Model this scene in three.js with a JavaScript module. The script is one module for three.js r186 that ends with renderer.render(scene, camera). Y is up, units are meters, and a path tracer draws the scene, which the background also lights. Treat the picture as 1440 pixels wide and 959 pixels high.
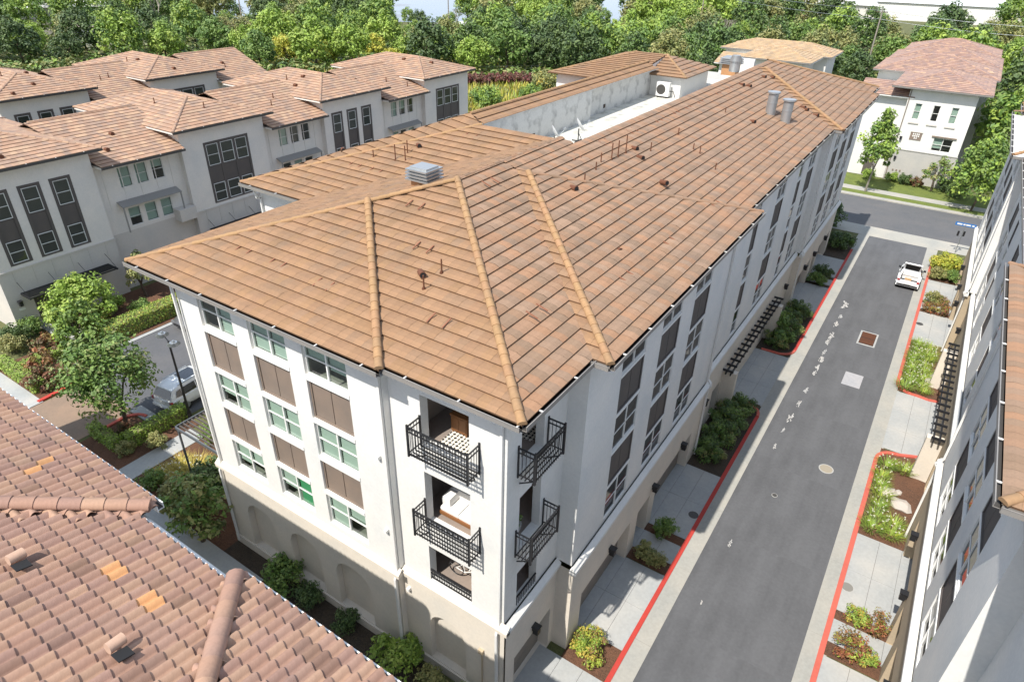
import * as THREE from 'three';
import { mergeGeometries } from 'three/addons/utils/BufferGeometryUtils.js';

// ------------------------------------------------------------------ camera, sky, sun, exposure
const scene = new THREE.Scene();
const D2R = Math.PI / 180;
const camera = new THREE.PerspectiveCamera(54.53, 1440 / 959, 0.1, 3000);
camera.position.set(0, 25, 0);
camera.rotation.set(-31.168 * D2R, 32.821 * D2R, 1.3817 * D2R, 'YXZ');
camera.updateMatrixWorld(true);

const renderer = new THREE.WebGLRenderer({ antialias: true });
renderer.toneMapping = THREE.LinearToneMapping;
renderer.toneMappingExposure = 1.30;
renderer.shadowMap.enabled = true;

const SUN = new THREE.Vector3(-1.8, 14.3, 9.7).normalize();
// clear, slightly hazy sky: soft blue overhead, paler towards the horizon, a little brighter round the sun
{
  const w = 256, h = 128, d = new Float32Array(w * h * 4);
  for (let j = 0; j < h; j++) for (let i = 0; i < w; i++) {
    const e = ((j + .5) / h - .5) * Math.PI, a = ((i + .5) / w - .5) * 2 * Math.PI, dir = new THREE.Vector3(Math.cos(e) * Math.cos(a), Math.sin(e), Math.cos(e) * Math.sin(a)), s = Math.max(0, dir.dot(SUN)), k = Math.pow(1 - Math.max(0, Math.sin(e)), 2.6), g = .20 * Math.pow(s, 4) + .5 * Math.pow(s, 24);
    const c = e < 0 ? [.42, .41, .39] : [.40 + .48 * k + g, .52 + .43 * k + g * .95, .73 + .31 * k + g * .85]; d.set([c[0], c[1], c[2], 1], (j * w + i) * 4);
  }
  const sky = new THREE.DataTexture(d, w, h, THREE.RGBAFormat, THREE.FloatType); sky.mapping = THREE.EquirectangularReflectionMapping; sky.magFilter = THREE.LinearFilter; sky.needsUpdate = true; scene.background = sky; scene.environment = sky;
}
const sun = new THREE.DirectionalLight(new THREE.Color(1.0, 0.955, 0.88), 5.0);
sun.position.copy(SUN).multiplyScalar(200).add(new THREE.Vector3(-20, 0, -40));
sun.target.position.set(-20, 0, -40);
sun.castShadow = true;
Object.assign(sun.shadow.camera, { left: -110, right: 110, top: 110, bottom: -110, near: 1, far: 500 });
sun.shadow.mapSize.set(4096, 4096);
scene.add(sun, sun.target);

// ------------------------------------------------------------------ small tools
const V = (x, y, z) => new THREE.Vector3(x, y, z);
function rng(seed) { let a = (seed * 2654435761) >>> 0; return () => { a = (a + 0x6D2B79F5) | 0; let t = Math.imul(a ^ (a >>> 15), 1 | a); t = (t + Math.imul(t ^ (t >>> 7), 61 | t)) ^ t; return ((t ^ (t >>> 14)) >>> 0) / 4294967296; }; }
const F = 930.54;   // focal length of the photograph in its own pixels: a pixel gives a direction, the surface it lies on gives the distance
function rayOf(px, py) { return V((px - 720) / F, -(py - 479.5) / F, -1).applyQuaternion(camera.quaternion); }
function onY(px, py, y = 0) { const d = rayOf(px, py); return d.multiplyScalar((y - 25) / d.y).add(camera.position); }
function onPlane(px, py, n, p) { const d = rayOf(px, py); return d.multiplyScalar(n.dot(p.clone().sub(camera.position)) / n.dot(d)).add(camera.position); }
function heightAt(px, py, p) { const d = rayOf(px, py); return 25 + d.y * Math.hypot(p.x, p.z) / Math.hypot(d.x, d.z); }

const used = {};
function numbered(name) { used[name] = (used[name] ?? -1) + 1; return used[name] ? name + '_' + String(used[name]).padStart(3, '0') : name; }
function tag(o, label, category, group, kind) { o.userData.label = label; o.userData.category = category; if (group) o.userData.group = group; if (kind) o.userData.kind = kind; return o; }
function thing(name, label, category, group, pos) { const g = new THREE.Group(); g.name = numbered(name); tag(g, label, category, group); if (pos) g.position.copy(pos); scene.add(g); return g; }
function shade(o) { o.castShadow = true; o.receiveShadow = true; return o; }
function copyOf(o, label, group) { const c = o.clone(); c.name = numbered(o.name.replace(/_\d{3}$/, '')); c.userData = { ...o.userData }; if (label) c.userData.label = label; if (group) c.userData.group = group; scene.add(c); return c; }

// collects faces; uv are metres on the dominant plane
class MB {
  constructor() { this.p = []; this.n = []; this.u = []; this.c = []; }
  tri(a, b, c, col, nrm) {
    const n = nrm || V().crossVectors(b.clone().sub(a), c.clone().sub(a)).normalize();
    const ax = Math.abs(n.x), ay = Math.abs(n.y), az = Math.abs(n.z);
    for (const v of [a, b, c]) {
      this.p.push(v.x, v.y, v.z); this.n.push(n.x, n.y, n.z);
      if (ay > ax && ay > az) this.u.push(v.x, v.z); else if (ax > az) this.u.push(v.z, v.y); else this.u.push(v.x, v.y);
      this.c.push(...(col || [1, 1, 1]));
    }
  }
  tri3(a, b, c, na, nb, nc, col) {   // smooth
    const fn = V().crossVectors(b.clone().sub(a), c.clone().sub(a)), flip = fn.dot(na) + fn.dot(nb) + fn.dot(nc) < 0, vs = flip ? [a, c, b] : [a, b, c], ns = flip ? [na, nc, nb] : [na, nb, nc];
    for (let i = 0; i < 3; i++) { const v = vs[i], n = ns[i]; this.p.push(v.x, v.y, v.z); this.n.push(n.x, n.y, n.z); this.u.push(v.x + v.y * .3, v.z + v.y * .7); this.c.push(...(col || [1, 1, 1])); }
  }
  quad(a, b, c, d, col) { this.tri(a, b, c, col); this.tri(a, c, d, col); return this; }
  poly(pts, col) { for (let i = 1; i < pts.length - 1; i++) this.tri(pts[0], pts[i], pts[i + 1], col); return this; }
  hexa(c, col) {   // c: 8 corners, 0-3 one side, 4-7 the opposite side
    const m = c.reduce((s, v) => s.add(v), V()).multiplyScalar(1 / 8);
    for (const f of [[0, 1, 2, 3], [4, 5, 6, 7], [0, 1, 5, 4], [1, 2, 6, 5], [2, 3, 7, 6], [3, 0, 4, 7]]) {
      const [a, b, d, e] = f.map((i) => c[i]);
      const n = V().crossVectors(b.clone().sub(a), d.clone().sub(a));
      if (n.dot(a.clone().add(d).multiplyScalar(.5).sub(m)) >= 0) this.quad(a, b, d, e, col); else this.quad(a, e, d, b, col);
    }
    return this;
  }
  box(x0, x1, y0, y1, z0, z1, col) { return this.hexa([V(x0, y0, z0), V(x1, y0, z0), V(x1, y1, z0), V(x0, y1, z0), V(x0, y0, z1), V(x1, y0, z1), V(x1, y1, z1), V(x0, y1, z1)], col); }
  bar(a, b, w, h, col) {   // square bar from a to b
    const d = b.clone().sub(a).normalize(); const up = Math.abs(d.y) > .95 ? V(1, 0, 0) : V(0, 1, 0);
    const s = V().crossVectors(d, up).normalize().multiplyScalar(w / 2), t = V().crossVectors(s, d).normalize().multiplyScalar((h ?? w) / 2);
    const q = (o, i, j) => o.clone().addScaledVector(s, i).addScaledVector(t, j);
    return this.hexa([q(a, -1, -1), q(a, 1, -1), q(a, 1, 1), q(a, -1, 1), q(b, -1, -1), q(b, 1, -1), q(b, 1, 1), q(b, -1, 1)], col);
  }
  tube(a, b, r0, r1 = r0, seg = 8, caps = true, col) {
    const d = b.clone().sub(a).normalize(); const up = Math.abs(d.y) > .95 ? V(1, 0, 0) : V(0, 1, 0);
    const s = V().crossVectors(d, up).normalize(), t = V().crossVectors(s, d).normalize();
    const ring = (o, r) => Array.from({ length: seg }, (_, i) => { const an = i / seg * Math.PI * 2; return o.clone().addScaledVector(s, Math.cos(an) * r).addScaledVector(t, Math.sin(an) * r); });
    const A = ring(a, r0), B = ring(b, r1);
    for (let i = 0; i < seg; i++) {
      const j = (i + 1) % seg; const na = A[i].clone().sub(a).normalize(), nb = A[j].clone().sub(a).normalize();
      this.tri3(A[i], A[j], B[j], na, nb, nb, col); this.tri3(A[i], B[j], B[i], na, nb, na, col);
      if (caps) { this.tri(a, A[j], A[i], col); this.tri(b, B[i], B[j], col); }
    }
    return this;
  }
  geo() {
    const g = new THREE.BufferGeometry();
    g.setAttribute('position', new THREE.Float32BufferAttribute(this.p, 3)); g.setAttribute('normal', new THREE.Float32BufferAttribute(this.n, 3));
    g.setAttribute('uv', new THREE.Float32BufferAttribute(this.u, 2)); g.setAttribute('color', new THREE.Float32BufferAttribute(this.c, 3));
    return g;
  }
  mesh(name, mat, parent = scene) { const m = shade(new THREE.Mesh(this.geo(), mat)); m.name = parent === scene ? numbered(name) : name; parent.add(m); return m; }
}
function structure(name, mb, mat, label, category) { const m = mb.mesh(name, mat); tag(m, label, category ?? name.replace(/_/g, ' ').split(' ').slice(-2).join(' '), null, 'structure'); return m; }

// ------------------------------------------------------------------ procedural materials
function noiseField(n, seed, octaves, base) {   // tileable value noise, 0..1
  const out = new Float32Array(n * n); let amp = 1, tot = 0;
  for (let o = 0; o < octaves; o++) {
    const c = base << o; if (c > n) break; const r = rng(seed + o * 17); const g = Float32Array.from({ length: c * c }, () => r());
    for (let y = 0; y < n; y++) for (let x = 0; x < n; x++) {
      const fx = x / n * c, fy = y / n * c, x0 = Math.floor(fx), y0 = Math.floor(fy); let tx = fx - x0, ty = fy - y0; tx = tx * tx * (3 - 2 * tx); ty = ty * ty * (3 - 2 * ty);
      const a = g[(y0 % c) * c + x0 % c], b = g[(y0 % c) * c + (x0 + 1) % c], d = g[((y0 + 1) % c) * c + x0 % c], e = g[((y0 + 1) % c) * c + (x0 + 1) % c];
      out[y * n + x] += amp * ((a + (b - a) * tx) * (1 - ty) + (d + (e - d) * tx) * ty);
    }
    tot += amp; amp *= .55;
  }
  for (let i = 0; i < out.length; i++) out[i] /= tot;
  return out;
}
function texOf(n, fn, metres, srgb) {
  const d = new Uint8Array(n * n * 4);
  for (let i = 0; i < n * n; i++) { const c = fn(i % n, Math.floor(i / n), i); d[i * 4] = Math.max(0, Math.min(255, c[0])); d[i * 4 + 1] = Math.max(0, Math.min(255, c[1])); d[i * 4 + 2] = Math.max(0, Math.min(255, c[2])); d[i * 4 + 3] = 255; }
  const t = new THREE.DataTexture(d, n, n); t.wrapS = t.wrapT = THREE.RepeatWrapping; t.magFilter = THREE.LinearFilter; t.minFilter = THREE.LinearMipmapLinearFilter; t.generateMipmaps = true;
  t.repeat.set(1 / metres, 1 / metres); if (srgb) t.colorSpace = THREE.SRGBColorSpace; t.needsUpdate = true; return t;
}
const toS = (l) => 255 * (l <= .0031308 ? l * 12.92 : 1.055 * Math.pow(l, 1 / 2.4) - .055);
// grain of a surface: linear base colour varied by fine and coarse noise; the map multiplies the vertex colour
function grainMap(seed, fine, coarse, metres, n = 512, tint = [1, 1, 1]) {
  const a = noiseField(n, seed, 4, 64), b = noiseField(n, seed + 5, 4, 4);
  return texOf(n, (x, y, i) => { const k = 1 + (a[i] - .5) * fine + (b[i] - .5) * coarse; const k2 = (b[i] - .5) * coarse * .35; return [toS(Math.min(1, .86 * k * (tint[0] + k2))), toS(Math.min(1, .86 * k * tint[1])), toS(Math.min(1, .86 * k * (tint[2] - k2)))]; }, metres, true);
}
function bumpMap(seed, metres, n = 256, base = 32) { const a = noiseField(n, seed, 4, base); return texOf(n, (x, y, i) => [a[i] * 255, a[i] * 255, a[i] * 255], metres); }
function mat(rgb, o = {}) { const C = o.physical ? THREE.MeshPhysicalMaterial : THREE.MeshStandardMaterial; const q = { ...o }; delete q.physical; const m = new C({ roughness: .85, metalness: 0, ...q }); m.color.setRGB(rgb[0], rgb[1], rgb[2]); return m; }
const stuccoMap = grainMap(3, .12, .17, 5.2), stuccoBump = bumpMap(9, 1.1, 256, 64);
const concreteMap = grainMap(21, .20, .30, 6.1), asphaltMap = grainMap(33, .22, .30, 7.3), soilMap = grainMap(41, 1.1, .5, 2.3), metalMap = grainMap(57, .1, .22, 2.1), tileMap = grainMap(63, .26, .30, 3.1);
const trackA = noiseField(512, 131, 4, 16), trackB = noiseField(512, 132, 4, 64), trackC = noiseField(512, 133, 3, 4);
const streakMap = texOf(512, (x, y, i) => { const t = trackA[(Math.floor(y / 14) % 512) * 512 + x], k = .86 * (1 + (t - .5) * .34 + (trackB[i] - .5) * .22 + (trackC[i] - .5) * .26); return [toS(k), toS(k), toS(k)]; }, 6.4, true);   // wear of tyres along the lane
const stainA = noiseField(512, 91, 5, 8), stainB = noiseField(512, 92, 3, 64);
const weatheredMap = texOf(512, (x, y, i) => { const s = Math.max(0, stainA[i] - .5) * 2.4; const k = .86 * (1 - s * .55) * (1 + (stainB[i] - .5) * .2); return [toS(k), toS(k), toS(k * .98)]; }, 4.3, true);
const soilBump = bumpMap(43, .9, 256, 32), roughBump = bumpMap(45, .5, 256, 64);
const M = {
  white: mat([.80, .785, .75], { map: stuccoMap, bumpMap: stuccoBump, bumpScale: .004, roughness: .92 }),
  beige: mat([.76, .685, .585], { map: stuccoMap, bumpMap: stuccoBump, bumpScale: .004, roughness: .92 }),
  tan: mat([.50, .40, .275], { map: stuccoMap, bumpMap: stuccoBump, bumpScale: .004, roughness: .92 }),
  greyStucco: mat([.64, .595, .54], { map: stuccoMap, bumpMap: stuccoBump, bumpScale: .004, roughness: .92 }),
  houseWhite: mat([.78, .735, .675], { map: stuccoMap, bumpMap: stuccoBump, bumpScale: .004, roughness: .92 }),
  parapet: mat([.66, .65, .63], { map: weatheredMap, bumpMap: stuccoBump, bumpScale: .004, roughness: .95 }),
  membrane: mat([.66, .64, .58], { map: weatheredMap, roughness: .8 }),
  trim: mat([.78, .77, .74], { roughness: .5 }),
  panel: mat([.25, .19, .15], { map: metalMap, roughness: .7 }),
  panelDark: mat([.105, .09, .082], { map: metalMap, roughness: .7 }),
  black: mat([.018, .018, .02], { roughness: .45 }),
  dark: mat([.012, .012, .013], { roughness: .9 }),
  gutter: mat([.27, .25, .23], { roughness: .45, map: metalMap }),
  bronze: mat([.06, .055, .05], { roughness: .5 }),
  galv: mat([.55, .57, .58], { metalness: .75, roughness: .38, map: metalMap }),
  glass: mat([.62, .70, .66], { physical: true, roughness: .03, transmission: 1, thickness: 0, ior: 1.5, specularIntensity: 1 }),
  glassDark: mat([.10, .12, .14], { physical: true, roughness: .03, transmission: 1, thickness: 0, ior: 1.28 }),
  blind: mat([.60, .66, .60], { roughness: .8 }),
  blindGreen: mat([.10, .42, .20], { roughness: .8 }),
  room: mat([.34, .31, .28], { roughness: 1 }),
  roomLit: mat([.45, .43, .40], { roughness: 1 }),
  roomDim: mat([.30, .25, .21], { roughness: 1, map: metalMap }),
  tile: mat([1, 1, 1], { vertexColors: true, map: tileMap, bumpMap: roughBump, bumpScale: .003, roughness: .88 }),
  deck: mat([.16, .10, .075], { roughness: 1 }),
  asphalt: mat([.115, .116, .123], { map: asphaltMap, bumpMap: roughBump, bumpScale: .003, roughness: .93 }),
  laneAsphalt: mat([.112, .113, .119], { map: streakMap, bumpMap: roughBump, bumpScale: .003, roughness: .93 }),
  asphaltOld: mat([.12, .12, .125], { map: asphaltMap, bumpMap: roughBump, bumpScale: .003, roughness: .93 }),
  concrete: mat([.42, .42, .405], { map: concreteMap, bumpMap: roughBump, bumpScale: .0015, roughness: .9 }),
  concreteWarm: mat([.41, .39, .345], { map: concreteMap, bumpMap: roughBump, bumpScale: .0015, roughness: .9 }),
  paver: mat([.27, .19, .135], { map: concreteMap, bumpMap: roughBump, bumpScale: .003, roughness: .9 }),
  red: mat([.52, .05, .035], { map: concreteMap, roughness: .75 }),
  redFaded: mat([.62, .13, .09], { map: concreteMap, roughness: .8 }),
  mulch: mat([.155, .075, .042], { map: soilMap, bumpMap: soilBump, bumpScale: .05, roughness: 1 }),
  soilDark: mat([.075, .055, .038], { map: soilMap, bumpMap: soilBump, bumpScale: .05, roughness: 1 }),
  lawn: mat([.15, .19, .035], { map: soilMap, bumpMap: soilBump, bumpScale: .04, roughness: 1 }),
  dryGrass: mat([.27, .23, .075], { map: soilMap, bumpMap: soilBump, bumpScale: .06, roughness: 1 }),
  wood: mat([.27, .11, .035], { map: metalMap, roughness: .5 }),
  fabric: mat([.72, .70, .67], { roughness: 1 }),
  bark: mat([.12, .09, .065], { map: soilMap, bumpMap: soilBump, bumpScale: .02, roughness: 1 }),
  barkPale: mat([.34, .30, .25], { map: soilMap, bumpMap: soilBump, bumpScale: .02, roughness: 1 }),
  leaf: mat([1, 1, 1], { vertexColors: true, physical: true, roughness: .62, transmission: .28, thickness: 0, side: THREE.DoubleSide }),
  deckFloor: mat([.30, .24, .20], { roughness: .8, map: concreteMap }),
  rust: mat([.15, .055, .025], { roughness: .85, map: metalMap }),
  ventDark: mat([.05, .03, .022], { roughness: .8 }),
};
// ------------------------------------------------------------------ roof tiles
function planeFrame(pts, u) {
  let n = V(); for (let i = 1; i < pts.length - 1; i++) n.add(V().crossVectors(pts[i].clone().sub(pts[0]), pts[i + 1].clone().sub(pts[0])));
  n.normalize(); if (n.y < 0) n.negate();
  const U = u.clone().addScaledVector(n, -u.dot(n)).normalize(); let W = V().crossVectors(n, U).normalize(); if (W.y < 0) { W.negate(); }
  return { o: pts[0], U, W, n };
}
function clipConvex(subject, clip) {   // 2D, clip polygon counter-clockwise
  let out = subject;
  for (let i = 0; i < clip.length && out.length; i++) {
    const a = clip[i], b = clip[(i + 1) % clip.length], inp = out; out = [];
    const side = (p) => (b[0] - a[0]) * (p[1] - a[1]) - (b[1] - a[1]) * (p[0] - a[0]);
    for (let j = 0; j < inp.length; j++) {
      const p = inp[j], q = inp[(j + 1) % inp.length], sp = side(p), sq = side(q);
      if (sp >= 0) out.push(p);
      if ((sp >= 0) !== (sq >= 0)) { const t = sp / (sp - sq); out.push([p[0] + (q[0] - p[0]) * t, p[1] + (q[1] - p[1]) * t]); }
    }
  }
  return out;
}
const area2 = (p) => { let a = 0; for (let i = 0; i < p.length; i++) { const q = p[(i + 1) % p.length]; a += p[i][0] * q[1] - q[0] * p[i][1]; } return a / 2; };
function tileColour(pal, r) { const c = pal[Math.floor(r() * pal.length)], k = .93 + r() * .14; return [c[0] * k, c[1] * k, c[2] * k]; }
// flat concrete tiles in courses; thick lower edges; each tile its own piece
function tiledRoof(parent, planes, o) {
  const { course = .5, width = .34, thick = .045, palette, seed = 1, singles = 0, name = 'roof' } = o;
  const r = rng(seed), deck = new MB(), field = new MB(), whole = [];
  for (const pl of planes) {
    const f = planeFrame(pl.pts, pl.u), P = pl.pts.map((p) => { const d = p.clone().sub(f.o); return [d.dot(f.U), d.dot(f.W)]; });
    if (area2(P) < 0) P.reverse();
    const base = pl.pts.map((p) => p.clone().addScaledVector(f.n, -.012)); deck.poly(base);
    const vmin = Math.min(...P.map((p) => p[1])), vmax = Math.max(...P.map((p) => p[1])), umin = Math.min(...P.map((p) => p[0])), umax = Math.max(...P.map((p) => p[0]));
    const pal = pl.palette || palette;
    let row = 0;
    for (let v = vmin; v < vmax; v += course, row++) {
      const shift = (row % 2) * width * .5 + (r() - .5) * .05;
      for (let u = umin - width + shift; u < umax; u += width) {
        const rect = [[u + .0015, v], [u + width - .0015, v], [u + width - .0015, v + course * 1.04], [u + .0015, v + course * 1.04]];
        const q = clipConvex(rect, P); if (q.length < 3 || Math.abs(area2(q)) < .004) continue;
        const col = tileColour(pal, r), lift = thick * (.93 + r() * .14), full = Math.abs(area2(q)) > width * course * .97 && v + course * 1.04 < vmax;
        const prof = (t) => t < .36 ? .74 + .26 * t / .36 : (1.04 - t) / .68;   // rounded nose, then falling back under the next course
        const at = (a) => f.o.clone().addScaledVector(f.U, a[0]).addScaledVector(f.W, a[1]).addScaledVector(f.n, lift * prof((a[1] - v) / course) + .012);
        const T = { f, q, v, course, col, lift, at, full, c: at(q[0]).add(at(q[2] || q[1])).multiplyScalar(.5) };
        T.d = T.c.distanceTo(camera.position); whole.push(T);
      }
    }
  }
  // the pieces that show largest become meshes of their own
  const inView = (p) => { const q = p.clone().project(camera); return Math.abs(q.x) < 1 && Math.abs(q.y) < 1; };
  const cand = whole.filter((t) => t.full && inView(t.c)).sort((a, b) => a.d - b.d).slice(0, singles), set = new Set(cand);
  const put = (mb, t, loc) => {
    const k = loc ? (p) => p.clone().sub(t.c) : (p) => p, vb = t.v + t.course * .36; for (const half of [[[-999, -999], [999, -999], [999, vb], [-999, vb]], [[-999, vb], [999, vb], [999, 999], [-999, 999]]]) { const h = clipConvex(t.q, half); if (h.length > 2) mb.poly(h.map(t.at).map(k), t.col); }
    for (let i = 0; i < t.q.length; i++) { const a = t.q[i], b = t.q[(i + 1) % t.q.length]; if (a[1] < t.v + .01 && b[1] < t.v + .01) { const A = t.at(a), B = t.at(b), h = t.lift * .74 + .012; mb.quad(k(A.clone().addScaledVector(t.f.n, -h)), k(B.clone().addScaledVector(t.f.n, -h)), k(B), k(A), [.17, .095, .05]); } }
  };
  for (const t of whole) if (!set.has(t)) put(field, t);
  const roof = deck.mesh(name, M.deck, parent);
  if (field.p.length) { const fm = field.mesh('tile_field', M.tile, roof); fm.userData.kind = 'stuff'; }
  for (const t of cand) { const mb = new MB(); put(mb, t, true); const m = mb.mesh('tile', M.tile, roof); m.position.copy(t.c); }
  return roof;
}
// half-round cap tiles along a hip or ridge
function capTiles(roof, a, b, o = {}) {
  const { len = .42, rad = .15, palette, seed = 5, name = 'hip_tile', raise = .02, merged = false } = o; const r = rng(seed), L = a.distanceTo(b), n = Math.max(1, Math.round(L / len)), d = b.clone().sub(a).normalize();
  const s = V().crossVectors(d, V(0, 1, 0)).normalize(), t = V().crossVectors(s, d).normalize(); const all = new MB();
  for (let i = 0; i < n; i++) {
    const mb = merged ? all : new MB(), col = tileColour(palette, r), p0 = merged ? a.clone().addScaledVector(d, i * L / n) : V(), p1 = p0.clone().addScaledVector(d, L / n * 1.1), k = 7;
    const ring = (c, R, up) => Array.from({ length: k }, (_, j) => { const an = (-.1 + 1.2 * j / (k - 1)) * Math.PI; return [c.clone().addScaledVector(s, Math.cos(an) * R).addScaledVector(t, Math.sin(an) * R * .75 + up), s.clone().multiplyScalar(Math.cos(an)).addScaledVector(t, Math.sin(an)).normalize()]; });
    const A = ring(p0, rad, .014), B = ring(p1, rad * .93, 0);
    for (let j = 0; j < k - 1; j++) { mb.tri3(A[j][0], A[j + 1][0], B[j + 1][0], A[j][1], A[j + 1][1], B[j + 1][1], col); mb.tri3(A[j][0], B[j + 1][0], B[j][0], A[j][1], B[j + 1][1], B[j][1], col); }
    for (let j = 1; j < k - 1; j++) mb.tri(A[0][0], A[j + 1][0], A[j][0], col);
    if (!merged) { const m = mb.mesh(name, M.tile, roof); m.position.copy(a).addScaledVector(d, i * L / n).addScaledVector(V(0, 1, 0), raise); }
  }
  if (merged) { const m = all.mesh(name + '_row', M.tile, roof); m.position.y += raise; m.userData.kind = 'stuff'; }
}
// ------------------------------------------------------------------ facades: u along the wall, y up, d outwards
function frame(o, U, N) { return { o, U, N, P: (u, y, d = 0) => V(o.x + U.x * u + N.x * d, o.y + y, o.z + U.z * u + N.z * d) }; }
MB.prototype.fbox = function (f, u0, u1, y0, y1, d0, d1, col) { return this.hexa([f.P(u0, y0, d0), f.P(u1, y0, d0), f.P(u1, y1, d0), f.P(u0, y1, d0), f.P(u0, y0, d1), f.P(u1, y0, d1), f.P(u1, y1, d1), f.P(u0, y1, d1)], col); };
MB.prototype.fquad = function (f, u0, u1, y0, y1, d) { const a = f.P(u0, y0, d), b = f.P(u1, y0, d), c = f.P(u1, y1, d), e = f.P(u0, y1, d); const n = V().crossVectors(b.clone().sub(a), c.clone().sub(a)); return n.dot(f.N) > 0 ? this.quad(a, b, c, e) : this.quad(a, e, c, b); };
// a wall face with rectangular openings and their reveals
MB.prototype.wall = function (f, u0, u1, y0, y1, holes = [], depth = .25, d = 0) {
  const us = [...new Set([u0, u1, ...holes.flatMap((h) => [h[0], h[1]])])].filter((u) => u >= u0 && u <= u1).sort((a, b) => a - b), ys = [...new Set([y0, y1, ...holes.flatMap((h) => [h[2], h[3]])])].filter((y) => y >= y0 && y <= y1).sort((a, b) => a - b);
  for (let i = 0; i < us.length - 1; i++) for (let j = 0; j < ys.length - 1; j++) {
    const cu = (us[i] + us[i + 1]) / 2, cy = (ys[j] + ys[j + 1]) / 2; if (holes.some((h) => cu > h[0] && cu < h[1] && cy > h[2] && cy < h[3])) continue;
    this.fquad(f, us[i], us[i + 1], ys[j], ys[j + 1], d);
  }
  for (const [a, b, c, e] of holes) {
    const q = (p1, p2, p3, p4) => this.quad(p1, p2, p3, p4); const D = d - depth;
    q(f.P(a, c, d), f.P(a, e, d), f.P(a, e, D), f.P(a, c, D)); q(f.P(b, c, d), f.P(b, c, D), f.P(b, e, D), f.P(b, e, d));
    q(f.P(a, c, d), f.P(a, c, D), f.P(b, c, D), f.P(b, c, d)); q(f.P(a, e, d), f.P(b, e, d), f.P(b, e, D), f.P(a, e, D));
  }
  return this;
};
// a window of `n` sashes side by side, each with an upper and a lower pane; frame, panes, blinds and the room behind
function windowAt(parent, f, u0, u1, y0, y1, o = {}) {
  const { n = 2, depth = .13, glass = M.glass, seed = 1, frameMat = M.trim, split = .5, name = 'window', back = true } = o; const r = rng(seed);
  const mb = new MB(), w = o.bar ?? .045, D0 = -depth - .05, D1 = -depth + .03;
  const cells = []; const cw = (u1 - u0) / n;
  mb.fbox(f, u0, u0 + w, y0, y1, D0, D1).fbox(f, u1 - w, u1, y0, y1, D0, D1).fbox(f, u0 + w, u1 - w, y0, y0 + w, D0, D1).fbox(f, u0 + w, u1 - w, y1 - w, y1, D0, D1);
  for (let i = 0; i < n; i++) {
    const a = u0 + i * cw + (i ? w * .7 : w), b = u0 + (i + 1) * cw - (i < n - 1 ? w * .7 : w), ym = y0 + (y1 - y0) * split;
    if (i) mb.fbox(f, u0 + i * cw - w * .7, u0 + i * cw + w * .7, y0 + w, y1 - w, D0, D1 + .004);
    const hb = w * .5; mb.fbox(f, a, b, ym - hb, ym + hb, D0, D1 - .01); cells.push([a, b, y0 + w, ym - hb, 0], [a, b, ym + hb, y1 - w, 1]);
  }
  const win = mb.mesh(name, frameMat, parent);
  for (const [a, b, c, e, up] of cells) new MB().fquad(f, a, b, c, e, -depth - (up ? .0 : .02)).mesh('pane', glass, win);
  if (back) {
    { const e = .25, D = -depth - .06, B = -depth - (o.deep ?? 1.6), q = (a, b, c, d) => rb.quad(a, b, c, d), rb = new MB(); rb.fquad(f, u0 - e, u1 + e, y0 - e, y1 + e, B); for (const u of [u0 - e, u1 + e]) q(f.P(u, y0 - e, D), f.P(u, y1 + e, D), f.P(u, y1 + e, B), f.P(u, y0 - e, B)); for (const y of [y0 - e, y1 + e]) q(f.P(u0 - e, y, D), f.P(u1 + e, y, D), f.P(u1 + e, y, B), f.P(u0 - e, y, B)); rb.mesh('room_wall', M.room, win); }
    for (let i = 0; i < n; i++) {
      const k = r(); if (k < (o.blinds ?? .75)) {
        const a = u0 + i * cw + .05, b = u0 + (i + 1) * cw - .05, low = y0 + (y1 - y0) * (r() < .55 ? .05 : .2 + r() * .45), bm = new MB();
        for (let y = y1 - .08; y > low; y -= .11) bm.quad(f.P(a, y, -depth - .10), f.P(b, y, -depth - .10), f.P(b, y - .1, -depth - .075), f.P(a, y - .1, -depth - .075));
        bm.mesh('blind', o.blindMat && r() < .2 ? o.blindMat : M.blind, win);
      }
    }
  }
  return win;
}
function spandrel(parent, f, u0, u1, y0, y1, m = M.panel, n = 2, D = -.10) {   // recessed boards with a raised border and a groove between
  const mb = new MB(), w = .10; mb.fquad(f, u0, u1, y0, y1, D - .05);
  const cw = (u1 - u0) / n; for (let i = 0; i < n; i++) mb.fbox(f, u0 + i * cw + (i ? .018 : w), u0 + (i + 1) * cw - (i < n - 1 ? .018 : w), y0 + w, y1 - w, D - .05, D - .02);
  mb.fbox(f, u0, u1, y0, y0 + w - .015, D - .05, D + .015).fbox(f, u0, u1, y1 - w + .015, y1, D - .05, D + .015).fbox(f, u0, u0 + w - .015, y0 + w - .015, y1 - w + .015, D - .05, D + .015).fbox(f, u1 - w + .015, u1, y0 + w - .015, y1 - w + .015, D - .05, D + .015);
  return mb.mesh('spandrel_panel', m, parent);
}
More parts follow.
